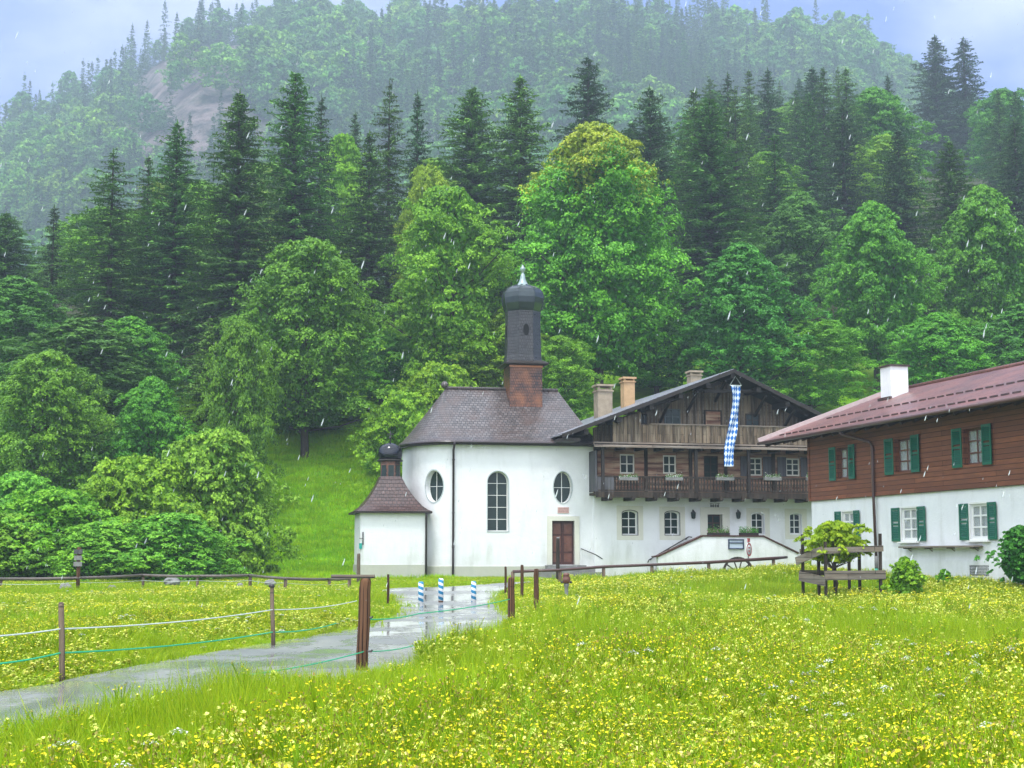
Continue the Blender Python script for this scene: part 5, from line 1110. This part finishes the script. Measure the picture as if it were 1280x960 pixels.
def ptree(kind, v, px, ytop, Y, wpx, label, name, group=None):
    if kind == 'S': wpx *= 1.62 if v != 3 else 1.5
    if kind == 'H': wpx *= 1.12
    top = at(px, ytop, Y); z0 = H(top.x, Y); h = top.z-z0; wd = wpx/F*Y/2
    if kind == 'B': me, hh, rr = BR[v], BH[v], BRR[v]
    elif kind == 'G': me, hh, rr = BIGBEECH, 22, 6.3
    elif kind == 'H': me, hh, rr = SH[v], (6, 5, 6)[v], (3.4, 3.4, 3.3)[v]
    else: me, hh, rr = SP[v], SHH[v], SRR[v]
    OCC.append((px, ytop, 695-(z0-1.55)/Y*F, wpx, kind, Y))
    return place_tree(name, me, top.x, Y, wd/rr, h/hh, rnd.uniform(0, 6.28), label, 'shrub' if kind == 'H' else 'tree', group, part='foliage' if kind == 'H' else 'crown')
FRONT = [
 ('S',4,8,264,118,92,'pale green spruce at the left edge of the picture'),
 ('S',3,68,257,112,52,'small narrow dark spruce standing apart near the left edge'),
 ('S',1,142,187,106,104,'ragged open spruce with gaps between its tiers, left of centre of the spruce row'),
 ('S',5,186,195,112,70,'spruce tucked between the ragged open one and its taller neighbour'),
 ('S',0,222,152,108,98,'tall slim-topped spruce, second peak left of the dark broad spruce'),
 ('S',4,300,113,104,118,'broad dark spruce above the big light green maple'),
 ('S',0,370,89,110,120,'tallest spruce of the left row'),
 ('S',6,402,118,118,70,'spruce peak close behind the tallest one'),
 ('S',2,444,138,135,46,'small hazy spruce top between two larger spruces'),
 ('S',5,462,165,110,96,'full dark spruce left of the slender-tipped one'),
 ('S',1,487,100,121,70,'slender-tipped spruce rising behind the full dark one'),
 ('S',6,522,114,124,66,'dark pointed spruce left of the bright lime tree'),
 ('S',4,590,107,122,120,'wide spruce behind the bright lime tree'),
 ('S',0,650,95,120,110,'dark spruce above the church tower, left of the large beech'),
 ('S',2,735,70,150,92,'high isolated spruce peak above the yellow-topped beech'),
 ('S',2,812,108,128,96,'dark spruce directly right of the yellow-topped beech'),
 ('S',0,886,122,122,120,'broad dark spruce behind the farmhouse'),
 ('S',5,968,168,135,84,'dark spruce rising behind the right half of the farmhouse gable'),
 ('S',6,1052,128,150,80,'tall spruce on the slope between farmhouse and timber house'),
 ('S',2,1122,160,140,80,'dark spruce on the slope above the white chimney of the timber house'),
 ('S',0,1186,176,132,92,'broad spruce above the dark red metal roof'),
 ('S',6,1268,150,150,84,'tall dark spruce at the right edge of the picture'),
 ('S',2,1168,44,290,66,'left one of the twin spruces on the right skyline'),
 ('S',6,1204,47,290,74,'right one of the twin spruces on the right skyline'),
 ('B',0,385,300,90,172,'large light green maple left of the chapel'),
 ('B',1,562,234,98,140,'tall bright lime-green tree behind the chapel roof'),
 ('G',0,746,158,100,196,'huge beech with a yellow top behind the bell tower'),
 ('B',3,925,304,100,148,'dark layered beech directly behind the farmhouse gable'),
 ('B',2,1090,252,108,140,'tall layered beech between the farmhouse and the timber house'),
 ('B',2,1228,232,112,142,'broad dark green tree above the timber house roof'),
 ('B',1,430,168,128,80,'small bright tree glowing between spruces'),
 ('B',4,537,208,114,80,'yellow-green tree top just left of the lime tree'),
 ('B',3,100,398,92,200,'broad blue-green tree below the ragged spruce'),
 ('B',3,20,345,100,150,'blue-green tree at the left edge below the small spruce'),
 ('B',0,60,440,80,150,'rounded green tree above the shrubs at the left edge'),
 ('B',2,165,395,96,120,'layered green tree in the left woodland'),
 ('B',2,190,470,82,110,'drooping yellowish tree between shrubs and woodland on the left'),
 ('S',4,262,404,84,66,'young yellowish spruce left of the large maple'),
 ('B',0,300,402,82,90,'pale green tree leaning against the large maple'),
 ('B',3,10,520,84,110,'dark green low tree at the left picture edge'),
 ('B',3,130,520,86,130,'dark green tree just behind the left shrubs'),
 ('B',4,640,385,98,110,'green tree behind the bell tower base'),
 ('B',0,700,420,94,100,'leafy tree between the bell tower and the farmhouse chimneys'),
 ('B',2,820,395,104,120,'deep green tree behind the farmhouse chimneys'),
 ('B',0,1010,400,100,130,'green tree above the right half of the farmhouse roof'),
 ('B',2,1170,390,100,130,'green tree above the timber house chimney'),
 ('B',3,1275,380,100,130,'dark tree at the right edge above the metal roof'),
 ('B',2,480,410,100,100,'shady green tree between the maple and the lime tree'),
 ('B',1,958,190,150,80,'bright young tree on the slope above the farmhouse'),
 ('B',3,1000,240,130,120,'blue-green tree on the slope above the farmhouse gable'),
 ('H',0,268,537,71,148,'largest round shrub, at the foot of the grass bank'),
 ('H',1,172,572,69,165,'light green shrub behind the signpost'),
 ('H',1,70,612,66,170,'low pale shrub left of the signpost'),
 ('H',0,10,640,64,120,'green shrub at the left picture edge'),
 ('H',0,215,640,65,130,'shrub right of the signpost above the boulder'),
 ('H',0,130,650,64,120,'shrub directly behind the signpost'),
 ('H',0,30,590,72,130,'taller shrub behind the pale one on the left'),
 ('H',0,425,492,98,95,'shrub at the top of the grass bank'),
 ('H',1,505,490,88,90,'yellow-green shrub between the annex turret and the chapel'),
 ('H',1,548,455,92,100,'lime shrub above the left end of the chapel roof'),
 ('H',1,385,530,96,90,'shrub in the shade below the maple'),
]
for kind, v, px, yt, Y, w_, lab in FRONT:
    nm = {'S': 'spruce_tree', 'B': 'broadleaf_tree', 'G': 'beech_tree', 'H': 'shrub'}[kind]
    ptree(kind, v, px, yt, Y, w_, lab, nm)
# slope trees, front to back, keeping only those the camera can see
gx, gy = 320, 240; cov = np.zeros((gy, gx), bool); gyy, gxx = np.mgrid[0:gy, 0:gx]
def mask_of(px, yt, yb, w, kind):
    X, Yp = gxx*4+2, gyy*4+2; t = (Yp-yt)/max(yb-yt, 1); hw_ = np.where((t > 0) & (t < 1), w/2*(np.clip(t, 0, 1)**.85 if kind == 'S' else np.sin(PI*np.clip(t, 0, 1)**.62)**.5), 0)
    return (np.abs(X-px) < hw_*.92)
for o in sorted(OCC, key=lambda o: o[5]): cov |= mask_of(*o[:5])
cov[gyy*4 > 640] = True
r5 = random.Random(99); cand = []; Yc = 112.0
while Yc < 335:
    sp_y = 6.0+Yc*.016; xl, xr = (-150-640)/F*Yc, (1420-640)/F*Yc; xx = xl+r5.uniform(0, 8)
    while xx < xr:
        yy = Yc+r5.uniform(-3, 3); px = 640+xx/yy*F; cand.append((px, yy)); xx += r5.uniform(5.5, 10.5)
    Yc += sp_y
nk = {'S': 0, 'B': 0}; zone = {}
for px, Y in sorted(cand, key=lambda c: c[1]):
    x = (px-640)/F*Y
    if any(o[4] == 'S' and Y < o[5]+8 and abs(px-o[0]) < o[3]*.36 for o in OCC): continue
    if Y < 130 and any(abs(px-o[0]) < o[3]*.30 and abs(Y-o[5]) < 7 for o in OCC): continue
    z0 = H(x, Y); mixn = math.sin(px*.011+Y*.03)+math.sin(px*.023-Y*.05)*.8+r5.uniform(-.9, .9)
    kind = 'S' if mixn > (-.1 if px < 700 else -.65) else 'B'
    if kind == 'S': v = r5.choice([0, 5, 1, 2, 6, 4]); h = r5.uniform(18, 27)*(.85 if Y > 240 else 1); wm = h/SHH[v]*SRR[v]*2*r5.uniform(.85, 1.1)
    else: v = r5.choice([0, 1, 0, 2, 3, 2, 4, 1]); h = r5.uniform(13, 19); wm = h/BH[v]*BRR[v]*2*r5.uniform(.85, 1.15)
    yt, yb = 695-(z0+h-1.55)/Y*F, 695-(z0-1.55)/Y*F
    # keep the skyline of the photograph: nothing taller than the listed front spruces on the left
    lim = np.interp(px, [-100, 60, 110, 200, 400, 520, 700, 780, 860, 900, 1000, 1100, 1200, 1300], [300, 330, 260, 230, 180, 190, 185, 150, 108, 78, 66, 72, 96, 100])
    if yt < lim:
        h2 = (695-lim)*Y/F+1.55-z0
        if h2 < h*.55: continue
        h = h2; yt = lim
    mk = mask_of(px, yt, yb, wm/Y*F, kind); 
    if px < -60 or px > 1340:
        if r5.random() < .6: continue
    elif mk.sum() == 0 or (mk & ~cov).sum() < 9: continue
    cov |= mk
    if nk[kind] > 190: continue
    nk[kind] += 1
    zn = 'above the timber house' if px > 1030 else ('above the farmhouse' if px > 740 else ('behind the chapel' if px > 470 else 'behind the left spruce row'))
    fb = 'high ' if Y > 190 else 'low '
    if kind == 'S': place_tree('spruce_tree', SP[v], x, Y, wm/2/SRR[v], h/SHH[v], r5.uniform(0, 6.28), 'dark spruce in the dense wood '+fb+zn, 'tree', 'spruces '+fb+zn)
    else: place_tree('broadleaf_tree', BR[v], x, Y, wm/2/BRR[v], h/BH[v], r5.uniform(0, 6.28), 'leafy tree in the dense wood '+fb+zn, 'tree', 'leafy trees '+fb+zn)
print('slope trees', nk)

# near plants: sapling, shrub and bush by the houses
def small_plant(name, px, yt, yb, Y, wpx, mat, seed, label, cat, leaf, stem=True, base=-.02, nb=70, nl=130, flat=.45, peak=.5, a=.62, bsz=1.0):
    top = at(px, yt, Y); z0 = H(top.x, Y); h = top.z-z0; R = wpx/2/F*Y
    me = broad_tree(name, seed, h, R*.84, mat, rag=1.35, base=base, nb=nb, nl=nl, leaf=leaf, a=a, peak=peak, flat=flat, bsz=bsz); r_ = empty(name, (top.x, Y, z0)); tag(r_, label, cat)
    for nm, m_ in (('crown' if cat == 'tree' else 'foliage', me[0]), ('trunk' if cat == 'tree' else 'stem', me[1])): o = bpy.data.objects.new(nm, m_); COL.objects.link(o); o.parent = r_
small_plant('young_tree', 1043, 653, 740, YG+.95, 88, MT['sap'], 51, 'young tree with bright yellow-green leaves inside the plank enclosure', 'tree', .10, base=.52, nb=150, nl=75, a=.9, peak=.4, bsz=.46, flat=.7)
small_plant('shrub', 1131, 697, 745, 44.6, 56, MT['leaf_lime'], 52, 'knee-high green shrub just right of the plank enclosure', 'shrub', .075, nb=200, nl=90, bsz=.42, flat=.7)
small_plant('bush', 1274, 658, 720, 45.3, 66, MT['leaf_dark'], 53, 'dark green bush with bare stems at the right edge by the house', 'shrub', .075, base=.22, nb=240, nl=90, a=.8, bsz=.42, flat=.7)
small_plant('shrub', 1180, 712, 722, 47.5, 26, MT['leaf_lime'], 54, 'small weedy tuft at the white wall between shrub and cellar window', 'shrub', .07, nb=60, nl=60, bsz=.6)

# ------------------------------------------------------------------ scattered growth (grass, flowers, far forest)
def scatter(name, pts, rot, scl, idx, protos):
    me = bpy.data.meshes.new(name); pts = np.asarray(pts, np.float32); me.vertices.add(len(pts)); me.vertices.foreach_set('co', pts.ravel())
    for nm, ty, dat, key in (('rot', 'FLOAT_VECTOR', rot, 'vector'), ('scl', 'FLOAT_VECTOR', scl, 'vector'), ('idx', 'INT', idx, 'value')):
        a = me.attributes.new(nm, ty, 'POINT'); a.data.foreach_set(key, np.asarray(dat, np.int32 if ty == 'INT' else np.float32).ravel())
    o = bpy.data.objects.new(name, me); COL.objects.link(o)
    ng = bpy.data.node_groups.new(name, 'GeometryNodeTree'); ng.interface.new_socket('Geometry', in_out='INPUT', socket_type='NodeSocketGeometry'); ng.interface.new_socket('Geometry', in_out='OUTPUT', socket_type='NodeSocketGeometry')
    gi, go = ng.nodes.new('NodeGroupInput'), ng.nodes.new('NodeGroupOutput'); ip = ng.nodes.new('GeometryNodeInstanceOnPoints'); jn = ng.nodes.new('GeometryNodeJoinGeometry')
    for k, pm in reversed(list(enumerate(protos))):
        po = bpy.data.objects.new(pm.name+'_source', pm); oi = ng.nodes.new('GeometryNodeObjectInfo'); oi.inputs['Object'].default_value = po; oi.inputs['As Instance'].default_value = True
        ng.links.new(oi.outputs['Geometry'], jn.inputs[0])
    def na(nm, ty): x = ng.nodes.new('GeometryNodeInputNamedAttribute'); x.data_type = ty; x.inputs[0].default_value = nm; return x.outputs[0]
    ng.links.new(gi.outputs[0], ip.inputs['Points']); ng.links.new(jn.outputs[0], ip.inputs['Instance']); ip.inputs['Pick Instance'].default_value = True
    ng.links.new(na('idx', 'INT'), ip.inputs['Instance Index']); ng.links.new(na('rot', 'FLOAT_VECTOR'), ip.inputs['Rotation']); ng.links.new(na('scl', 'FLOAT_VECTOR'), ip.inputs['Scale'])
    ng.links.new(ip.outputs[0], go.inputs[0]); md = o.modifiers.new('scatter', 'NODES'); md.node_group = ng; return tag(o, kind='stuff')

def grass_proto(name, seed, n, S, h0, h1, w, mat, seedheads=0):
    g = np.random.default_rng(seed); P = np.stack([g.uniform(-S/2, S/2, n), g.uniform(-S/2, S/2, n), np.zeros(n)], 1); h = g.uniform(h0, h1, n); a = g.uniform(0, 2*PI, n); ln = np.abs(g.normal(.22, .16, n)); la = g.uniform(0, 2*PI, n)
    sd = np.stack([np.cos(a), np.sin(a), 0*a], 1)*(w*g.uniform(.6, 1.3, n))[:, None]; L = np.stack([np.cos(la), np.sin(la), 0*la], 1)*(ln*h)[:, None]; up = np.array([0, 0, 1.])*h[:, None]
    r0 = P-sd*.8; r1 = P+sd*.8; m0 = P+up*.55+L*.3-sd*.8; m1 = P+up*.55+L*.3+sd*.8; t0 = P+up*.97+L-sd*.12; t1 = P+up*.97+L+sd*.12
    V = np.stack([r0, r1, m1, m0, t1, t0], 1).reshape(-1, 3); b = np.arange(n)[:, None]*6; Q = np.concatenate([b+[0, 1, 2, 3], b+[3, 2, 4, 5]], 0)
    tt = np.clip(g.normal(.45, .22, n), 0, 1); return npmesh(name, V, Q, [mat], None, np.concatenate([tt*.7, np.clip(tt*1.1, 0, 1)]))
def stems(P, top, w=.004):
    n = len(P); s = np.array([w, 0, 0]); s2 = np.array([0, w, 0]); V = np.concatenate([np.stack([P-s, P+s, top+s, top-s], 1).reshape(-1, 3), np.stack([P-s2, P+s2, top+s2, top-s2], 1).reshape(-1, 3)]); return V, np.arange(len(V)).reshape(-1, 4)
def merge(parts):
    V, Q, M, T, b = [], [], [], [], 0
    for v, q_, mi, t_ in parts: V.append(v); Q.append(q_+b); b += len(v); M.append(np.full(len(q_), mi)); T.append(np.broadcast_to(t_, len(q_)))
    return np.concatenate(V), np.concatenate(Q), np.concatenate(M), np.concatenate(T)
def spike_proto(name, seed, h, mat, L=.11, n=26, r=.022, k=1.2):
    g = np.random.default_rng(seed); z = h-L*g.random(n)**1.2; a = g.uniform(0, 2*PI, n); rr = r*(.5+.5*(h-z)/L)*g.uniform(.6, 1.2, n); P = np.stack([rr*np.cos(a), rr*np.sin(a), z], 1); d = np.stack([np.cos(a), np.sin(a), .5+0*a], 1)
    p1 = (*kites(P, np.array([0, 0, 1.])+g.normal(0, .5, (n, 3)), d, .034*k, .020*k), 0, g.random(n)); m = n//2; P2 = P[:m]*[.7, .7, 1]-[0, 0, .01]
    p2 = (*kites(P2, g.normal(0, 1, (m, 3)), d[:m], .05*k, .02*k), 1, .7); st = (*stems(np.zeros((1, 3)), np.array([[.01, 0, h-.01]])), 1, .3); lf = (*kites(np.stack([g.normal(0, .02, 6), g.normal(0, .02, 6), g.uniform(.1, h*.7, 6)], 1), g.normal(0, .5, (6, 3))+[0, 0, 1], g.normal(0, 1, (6, 3)), .08, .018), 1, .5)
    V, Q, M, T = merge([p1, p2, st, lf]); return npmesh(name, V, Q, [mat, MT['grass']], M, T)
def spray_proto(name, seed, h, mat, nf=7, fr_=.022, spread=.09, pet=7, buds=3, k=1.0):
    g = np.random.default_rng(seed); C = np.stack([g.normal(0, spread*.6, nf), g.normal(0, spread*.6, nf), h-np.abs(g.normal(0, spread*.5, nf))], 1); parts = []
    for c in C:
        a = np.arange(pet)*2*PI/pet+g.random(); tl_ = g.normal(0, .35, 2); d = np.stack([np.cos(a), np.sin(a), .25+tl_[0]*np.cos(a)+tl_[1]*np.sin(a)], 1); parts.append((*kites(c+d*fr_*.5, np.array([tl_[0]*-1, tl_[1]*-1, 1.])+g.normal(0, .15, (pet, 3)), d, fr_*1.1, fr_*.75), 0, g.random(pet)))
    B = np.tile(np.array([[0, 0, h*.62]]), (nf, 1)); parts.append((*stems(B, C, .003), 1, .3)); parts.append((*stems(np.zeros((1, 3)), B[:1], .004), 1, .3))
    if buds: Bp = np.stack([g.normal(0, spread*.7, buds), g.normal(0, spread*.7, buds), h-np.abs(g.normal(0, spread*.7, buds))], 1); parts.append((*kites(Bp, g.normal(0, 1, (buds, 3)), g.normal(0, .4, (buds, 3))+[0, 0, 1], .026*k, .016*k), 2, .5)); parts.append((*stems(B[:1].repeat(buds, 0), Bp, .003), 1, .3))
    V, Q, M, T = merge(parts); return npmesh(name, V, Q, [mat, MT['grass'], MT['bud']], M, T)
def umbel_proto(name, seed, h):
    g = np.random.default_rng(seed); n = 26; a = g.uniform(0, 2*PI, n); r = np.sqrt(g.random(n))*.05; C = np.stack([r*np.cos(a), r*np.sin(a), h-.5*r+g.normal(0, .004, n)], 1)
    parts = [(*kites(C, np.array([0, 0, 1.])+g.normal(0, .35, (n, 3)), g.normal(0, 1, (n, 3)), .017, .016), 0, g.random(n)), (*stems(np.tile([[0, 0, h-.1]], (n, 1)), C, .002), 1, .4), (*stems(np.zeros((1, 3)), np.array([[0, 0, h-.1]]), .004), 1, .3)]
    V, Q, M, T = merge(parts); return npmesh(name, V, Q, [MT['whitepetal'], MT['grass']], M, T)
def stalk_proto(name, seed, h):
    g = np.random.default_rng(seed); n = 16; z = h-g.random(n)*.22; P = np.stack([g.normal(0, .008, n), g.normal(0, .008, n), z], 1); parts = [(*kites(P, g.normal(0, 1, (n, 3)), g.normal(0, .3, (n, 3))+[0, 0, 1], .03, .012), 1, .5), (*stems(np.zeros((1, 3)), np.array([[.02, 0, h]]), .0035), 0, .5)]
    V, Q, M, T = merge(parts); return npmesh(name, V, Q, [MT['grass'], MT['bud']], M, T)

rg = np.random.default_rng(2024)
def field(n, y0, y1, pw=1.0, x0=-300, x1=1650, poly_margin=0):
    """random meadow points, the same share per square metre times y**-pw"""
    u = rg.random(n*3); 
    if pw == 2: Y = y0*(y1/y0)**u
    elif pw == 1: Y = y0+(y1-y0)*u
    else: Y = np.sqrt(y0**2+(y1**2-y0**2)*u)
    px = rg.uniform(x0, x1, n*3); X = (px-640)/F*Y; k = ~inpoly(X, Y, ROADPOLY); X, Y, px = X[k], Y[k], px[k]
    k = Y < 70
    for fr_, a0_, a1_, b0_, b1_ in ((C, -3, cu1+.3, -.2, 9), (FH, -.2, FW+.3, -.1, 14), (FH, pp[0][0], pp[3][0], PV-.1, 0), (RH, -.3, LN+1, -.1, WD+.5), (AX, a0-.1, a1+.1, -.1, dz+.2)):
        rx, ry = X-fr_.O.x, Y-fr_.O.y; uu = rx*fr_.ux.x+ry*fr_.ux.y; vv = rx*fr_.vy.x+ry*fr_.vy.y; k &= ~((uu > a0_) & (uu < a1_) & (vv > b0_) & (vv < b1_))
    k &= ~((px > 470) & (Y > 66.5) & (px < 1010)) | ((px < 690) & (Y < 69.5))
    X, Y, px = X[k][:n], Y[k][:n], px[k][:n]; return X, Y, px
def pn(X, Y, s, seed=0):
    r = np.random.default_rng(seed); v = 0
    for _ in range(5): a = r.uniform(0, 2*PI); f = s*r.uniform(.6, 1.8); v = v+np.sin((X*math.cos(a)+Y*math.sin(a))*f+r.uniform(0, 6))
    return v/2.2
RCY = [5, 11, 14.5, 18, 21, 24, 28, 33.5, 40, 45, 70]; RCX = [-7.5, -6.3, -4.6, -3.6, -3.1, -2.6, -1.9, -1.4, -1.4, -1.8, -2.5]
def edge_short(X, Y):
    """grass is shorter within a metre of the road"""
    d = np.full(len(X), 9.0)
    for P in (cl, crr):
        for k in range(0, len(P)-1):
            d = np.minimum(d, np.hypot(X-P[k, 0], Y-P[k, 1]))
    return d
GP = [grass_proto('grass_a', 1, 150, .55, .22, .46, .0042, MT['grass']), grass_proto('grass_b', 2, 150, .55, .15, .38, .0042, MT['grass']), grass_proto('grass_c', 3, 110, .55, .25, .58, .0038, MT['grass']),
      grass_proto('grass_far_a', 4, 120, .9, .2, .42, .009, MT['grass']), grass_proto('grass_far_b', 5, 120, .9, .15, .34, .009, MT['grass'])]
X1, Y1, p1_ = field(6000, 7.0, 30, 0); X2, Y2, p2_ = field(7500, 28, 70, 0)
def finish(X, Y, ids, smin, smax, hn=None, tilt=.06):
    d = edge_short(X, Y); rcx = np.interp(Y, RCY, RCX); near_ = (X > rcx) & (Y < 30); e = np.where(near_, .85+.15*np.clip(d/.8, 0, 1), .42+.58*np.clip((d-.15)/1.1, 0, 1)); e = e*np.where((Y > 54) & (X < 2.2), .38, 1); n = len(X); s = rg.uniform(smin, smax, n); zs = s*e*(1+(.22*pn(X, Y, .9, 4) if hn is None else hn))
    left = (X < rcx) & (Y < 66); zs = np.where(left, zs*.72, zs)
    # the slope of meadow along the near road edge stays low enough to show the road
    zs = np.clip(zs, .15, 1.5); return np.stack([X, Y, Hn(X, Y)-.02], 1), np.stack([rg.normal(0, tilt, n), rg.normal(0, tilt, n), rg.uniform(0, 6.28, n)], 1), np.stack([s, s, zs], 1)
a1_, b1_, c1_ = finish(X1, Y1, None, .85, 1.2); a2_, b2_, c2_ = finish(X2, Y2, None, .85, 1.25)
i1 = rg.choice([0, 0, 1, 2], len(X1)); i2 = rg.choice([3, 4], len(X2))
scatter('meadow_grass', np.concatenate([a1_, a2_]), np.concatenate([b1_, b2_]), np.concatenate([c1_, c2_]), np.concatenate([i1, i2]), GP)
# flowers
FP = [spike_proto('rattle_a', 1, .40, MT['paleyellow']), spike_proto('rattle_b', 2, .34, MT['paleyellow'], .11), spray_proto('buttercup_a', 3, .46, MT['yellow'], 5, .0105), spray_proto('buttercup_b', 4, .53, MT['yellow'], 7, .0115, .10, buds=7), umbel_proto('umbel', 5, .46), stalk_proto('seed_stalk', 6, .55),
      spray_proto('flower_far', 7, .40, MT['yellow'], 4, .022, .12, 5, 0), spike_proto('rattle_far', 8, .36, MT['paleyellow'], .12, 18, .026, 1.15)]
def flowers(n, y0, y1, pw, ids, wts, s0, s1):
    X, Y, px = field(int(n*1.9), y0, y1, pw); m = pn(X, Y, .38, 9)*.75+pn(X, Y, 1.3, 10)*.35; keep = rg.random(len(X)) < np.clip(.42+.8*m, .03, 1); X, Y, px = X[keep][:n], Y[keep][:n], px[keep][:n]; m = m[keep][:n]
    n_ = len(X); idx = rg.choice(ids, n_, p=np.array(wts)/sum(wts)); wz = pn(X, Y, .7, 21); idx = np.where((idx == 4) & (wz < .35), ids[0], idx) if 4 in ids else idx
    a, b, c = finish(X, Y, None, s0, s1, tilt=.14); return a, b, c, idx
fs = [flowers(17500, 7.0, 17, 1, [0, 1, 2, 3, 4, 5], [.42, .30, .14, .09, .022, .03], .8, 1.2), flowers(28000, 15, 36, 1, [0, 1, 2, 3, 4, 5], [.44, .33, .14, .07, .014, .01], .9, 1.3), flowers(34500, 34, 66, 1, [6, 7, 4], [.22, .76, .02], .8, 1.25)]
scatter('meadow_flowers', *[np.concatenate([f[k] for f in fs]) for k in range(4)], FP)
# grass on the bank and verges
n = 7000; px = rg.uniform(230, 560, n); Y = rg.uniform(69, 108, n); X = (px-640)/F*Y; k = np.ones(n, bool)
for fr_, a0_, a1_, b0_, b1_ in ((C, -3, cu1+.3, -.2, 9), (AX, a0-.1, a1+.1, -.1, dz+.2)):
    rx, ry = X-fr_.O.x, Y-fr_.O.y; uu = rx*fr_.ux.x+ry*fr_.ux.y; vv = rx*fr_.vy.x+ry*fr_.vy.y; k &= ~((uu > a0_) & (uu < a1_) & (vv > b0_) & (vv < b1_))
X, Y = X[k], Y[k]; n = len(X); s = rg.uniform(.8, 1.3, n)
scatter('bank_grass', np.stack([X, Y, Hn(X, Y)-.02], 1), np.stack([rg.normal(0, .1, n), rg.normal(0, .1, n), rg.uniform(0, 6.28, n)], 1), np.stack([s, s, s*.8], 1), rg.integers(0, 2, n), [grass_proto('bank_a', 8, 90, 1.1, .12, .34, .014, MT['bankgrass']), grass_proto('bank_b', 9, 90, 1.1, .10, .28, .014, MT['bankgrass'])])

# far forest on the mountain
FT = []
for sd, m_, lo in ((61, 'leaf', 1), (62, 'leaf_shrub', 1), (63, 'leaf_dark', 1)): FT.append(broad_tree('far_leafy', sd, 13, 4.6, MT[m_], nb=60, nl=45, leaf=.62)[0])
for sd, m_ in ((64, 'needle'), (65, 'needle_dark')): FT.append(spruce_tree('far_spruce', sd, 17, 2.9, MT[m_], lod=.28, gap=.9)[0])
n = 6400; px = rg.uniform(-160, 1440, n); Y = 380+425*rg.random(n)**.85; X = (px-640)/F*Y
rk = (px > 120) & (px < 335) & (Y > 565) & (Y < 780) & (np.abs(px-(228+22*np.sin(Y*.045))) < 88); k = (~rk | (rg.random(n) < .09)) & ~((px > 860) & (Y < 560)) & ~((px > 520) & (Y < 450)); px, X, Y = px[k], X[k], Y[k]; n = len(X)
mixv = pn(X, Y, .035, 31)+rg.normal(0, .6, n); idx = np.where(mixv > .05, rg.choice([3, 4], n), rg.choice([0, 1, 2, 2, 0], n)); s = .85+1.15*rg.random(n)**1.6 + .25*(pn(X, Y, .02, 77) > 0)
s = np.where(idx >= 3, s*1.0, s*1.0)
scatter('mountain_forest', np.stack([X, Y, Hn(X, Y)-.3], 1), np.stack([0*s, 0*s, rg.uniform(0, 6.28, n)], 1), np.stack([s, s, s*rg.uniform(.85, 1.2, n)], 1), idx, FT)
print('far trees', n)

# ------------------------------------------------------------------ rain
n = 850; g = rg; Yr = 3.2+26*g.random(n)**1.3; px = g.uniform(-60, 1340, n); py = g.uniform(-60, 760, n)
c_, s_ = math.cos(PITCH), math.sin(PITCH); A = (px-640)/F; B = (480-py)/F; dy = c_-B*s_; dzv = s_+B*c_; P = np.stack([A/dy*Yr, Yr, 1.55+dzv/dy*Yr], 1); P = P[P[:, 2] > .4]
V_, Q_l, b = [], [], 0; ringn = 5; profr = [(0, 1), (.55, .55), (1, -.1), (.75, -.75), (0, -1)]
for p in P:
    L = g.uniform(.005, .011)*(1+.03*p[1]); r = L*.17; ax = np.array([g.normal(-.30, .05), 0, -1.]); ax /= np.linalg.norm(ax)
    for rr, zz in profr:
        for k in range(ringn): a = 2*PI*k/ringn; V_.append(p + ax*(-zz*L) + np.array([math.cos(a), math.sin(a), 0])*r*rr)
    for j in range(len(profr)-1):
        for k in range(ringn): Q_l.append((b+j*ringn+k, b+j*ringn+(k+1) % ringn, b+(j+1)*ringn+(k+1) % ringn, b+(j+1)*ringn+k))
    b += ringn*len(profr)
t = NT('rain_water'); p_ = t.n('ShaderNodeBsdfPrincipled'); p_.inputs['Base Color'].default_value = (.75, .8, .85, 1); p_.inputs['Roughness'].default_value = .2; p_.inputs['Alpha'].default_value = .42; t.l(p_.outputs[0], t.o.inputs[0])
V_ = np.array(V_); me = bpy.data.meshes.new('rain'); me.from_pydata(V_.tolist(), [], Q_l); me.materials.append(t.m); o = bpy.data.objects.new('rain', me); COL.objects.link(o); tag(o, kind='stuff')

# ------------------------------------------------------------------ haze
q = MB(); q.box(-720, 720, -40, 1010, -1.6, 345); t = NT('haze_air'); pv = t.n('ShaderNodeVolumePrincipled'); pv.inputs['Color'].default_value = (.64, .79, .90, 1); pv.inputs['Density'].default_value = .00074; pv.inputs['Anisotropy'].default_value = .2
t.l(pv.outputs[0], t.o.inputs[1]); hz = q.build('haze', t.m); tag(hz, kind='stuff')
